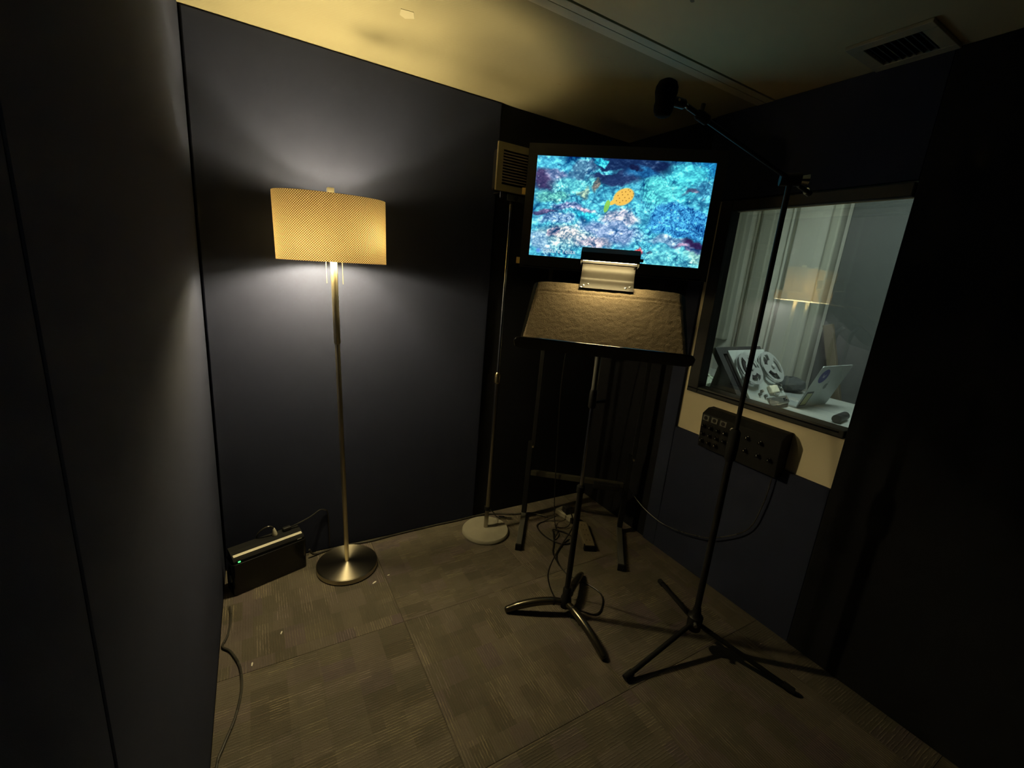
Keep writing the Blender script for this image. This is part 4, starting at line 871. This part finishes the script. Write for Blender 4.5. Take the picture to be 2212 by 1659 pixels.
b = bmn(); box(b, rpt(0.135, 0.195, 0.002), (0.03, 0.018, 0.006), RR); obj('meter', b, M['black_gloss'], rec)
# laptop seen from behind
lp = thing('laptop', 'open silver laptop with a round blue sticker beside the tape recorder', 'laptop', (0.91, -0.85, DZ))
TLp, BLp = V((0.742, -0.966, 1.104)), V((0.742, -0.880, 0.846)); lu = V((1, 0, 0)); lv = (TLp - BLp); LH = lv.length; lv.normalize(); lnn = lu.cross(lv)
if lnn.y > 0: lnn = -lnn
b = bmn(); prism(b, rrect(0.34, LH, 0.010, cx=0.17, cy=LH / 2), BLp, lu, lv, -lnn * 0.005); lid = obj('lid', b, M['alu'], lp)
b = bmn(); bounds(b, 0.742, 1.082, -0.878, -0.655, DZ + 0.001, DZ + 0.012); obj('keyboard_base', b, M['alu'], lp, bevel=0.003)
stc = BLp + lu * 0.075 + lv * (LH * 0.76)
b = bmn(); prism(b, circle(0.045, 32), stc + lnn * 0.0002, lu, lv, lnn * 0.0006); sk = obj('sticker', b, M['sticker'], lid, label='round blue sticker')
b = bmn(); ri, ro_ = circle(0.040, 32), circle(0.0375, 32)
prism(b, [(-0.016, 0.012), (-0.011, 0.014), (-0.007, -0.002), (-0.001, 0.006), (0.004, -0.003), (0.011, 0.012), (0.015, 0.010), (0.006, -0.013), (-0.001, -0.004), (-0.008, -0.012)], stc + lnn * 0.0009, lu, lv, lnn * 0.0003); obj('sticker_mark', b, M['sticker_white'], sk)
lgc = BLp + lu * 0.17 + lv * (LH * 0.50)
ap = []
for i in range(40):
    a = 2 * math.pi * i / 40; r = 0.020 * (1 - 0.10 * math.exp(-((math.sin(a / 2 - math.pi / 4)) / 0.12) ** 2) - 0.08 * math.exp(-((math.sin(a / 2 + math.pi / 4)) / 0.10) ** 2))
    x, y = r * math.cos(a), r * math.sin(a)
    if x > 0.012 and abs(y - 0.002) < 0.0105: x = 0.0215 - math.sqrt(max(0, 0.0115 ** 2 - (y - 0.002) ** 2)) * 0.9
    ap.append((x, y))
b = bmn(); prism(b, ap, lgc + lnn * 0.0002, lu, lv, lnn * 0.0004)
prism(b, [(0.0, 0.022), (0.002, 0.029), (0.009, 0.034), (0.008, 0.027)], lgc + lnn * 0.0002, lu, lv, lnn * 0.0004); obj('lid_logo', b, M['logo_grey'], lid, label='dark fruit shaped logo')
# dark bordered green label low on the lid
lb = BLp + lu * 0.010 + lv * 0.006
b = bmn(); prism(b, rrect(0.075, 0.098, 0.004, cx=0.0375, cy=0.049), lb + lnn * 0.0002, lu, lv, lnn * 0.0008); lbl = obj('label', b, M['black_plastic'], lid, label='dark bordered green label')
b = bmn(); prism(b, rrect(0.056, 0.078, 0.002, cx=0.0375, cy=0.047), lb + lnn * 0.0011, lu, lv, lnn * 0.0004); obj('label_print', b, M['phone_screen'], lbl)
# dark pouch and cloth on the desk
bag = bmn(); rng = random.Random(4)
sphere(bag, (1.19, -0.60, DZ + 0.05), 0.10, 20, 12, Matrix.Diagonal((0.95, 0.9, 0.5)))
for v in bag.verts: v.co += V((rng.uniform(-1, 1), rng.uniform(-1, 1), rng.uniform(-0.6, 0.6))) * 0.007
for v in bag.verts: v.co.z = max(v.co.z, DZ + 0.001)
tag(obj('pouch', bag, M['cr_dark'], None, smooth=True), 'dark soft pouch lying behind the tape recorder', 'pouch')
cl2 = bmn(); sphere(cl2, (0.60, -0.36, DZ + 0.035), 0.085, 26, 14, Matrix.Diagonal((1.2, 1.3, 0.5)))
for v in cl2.verts: v.co += V((rng.uniform(-1, 1), rng.uniform(-1, 1), rng.uniform(-1, 1))) * 0.012
for v in cl2.verts: v.co.z = max(v.co.z, DZ + 0.001)
tag(obj('crumpled_cloth', cl2, M['cloth_pale'], None), 'crumpled pale green cloth left of the tape recorder', 'cloth')
bd = bmn(); p0, p1 = V((1.42, -0.63, 1.30)), V((1.42, -1.05, 0.03)); dd = (p1 - p0).normalized(); sx_ = V((0, 1, 0)) - dd * dd.y; sx_.normalize(); cc = dd.cross(sx_)
prism(bd, [(-0.03, -0.015), (0.03, -0.015), (0.03, 0.015), (-0.03, 0.015)], p0, sx_, cc, p1 - p0)
tag(obj('wooden_board', bd, M['wood'], None, bevel=0.003), 'tan wooden board leaning behind the laptop', 'board')
gl = thing('desk_microphone', 'small dark desk gadget with silver ends in front of the laptop', 'gadget', (0.74, -1.10, DZ))
b = bmn(); tube(b, [(0.66, -1.12, DZ + 0.024), (0.80, -1.10, DZ + 0.024)], 0.022, 16); obj('body', b, M['black_plastic'], gl, smooth=True)
b = bmn(); tube(b, [(0.8001, -1.10, DZ + 0.024), (0.815, -1.098, DZ + 0.024)], 0.012, 12); obj('end', b, M['chrome'], gl, smooth=True)

for o in bpy.data.objects:
    if '_local' in o: del o['_local']
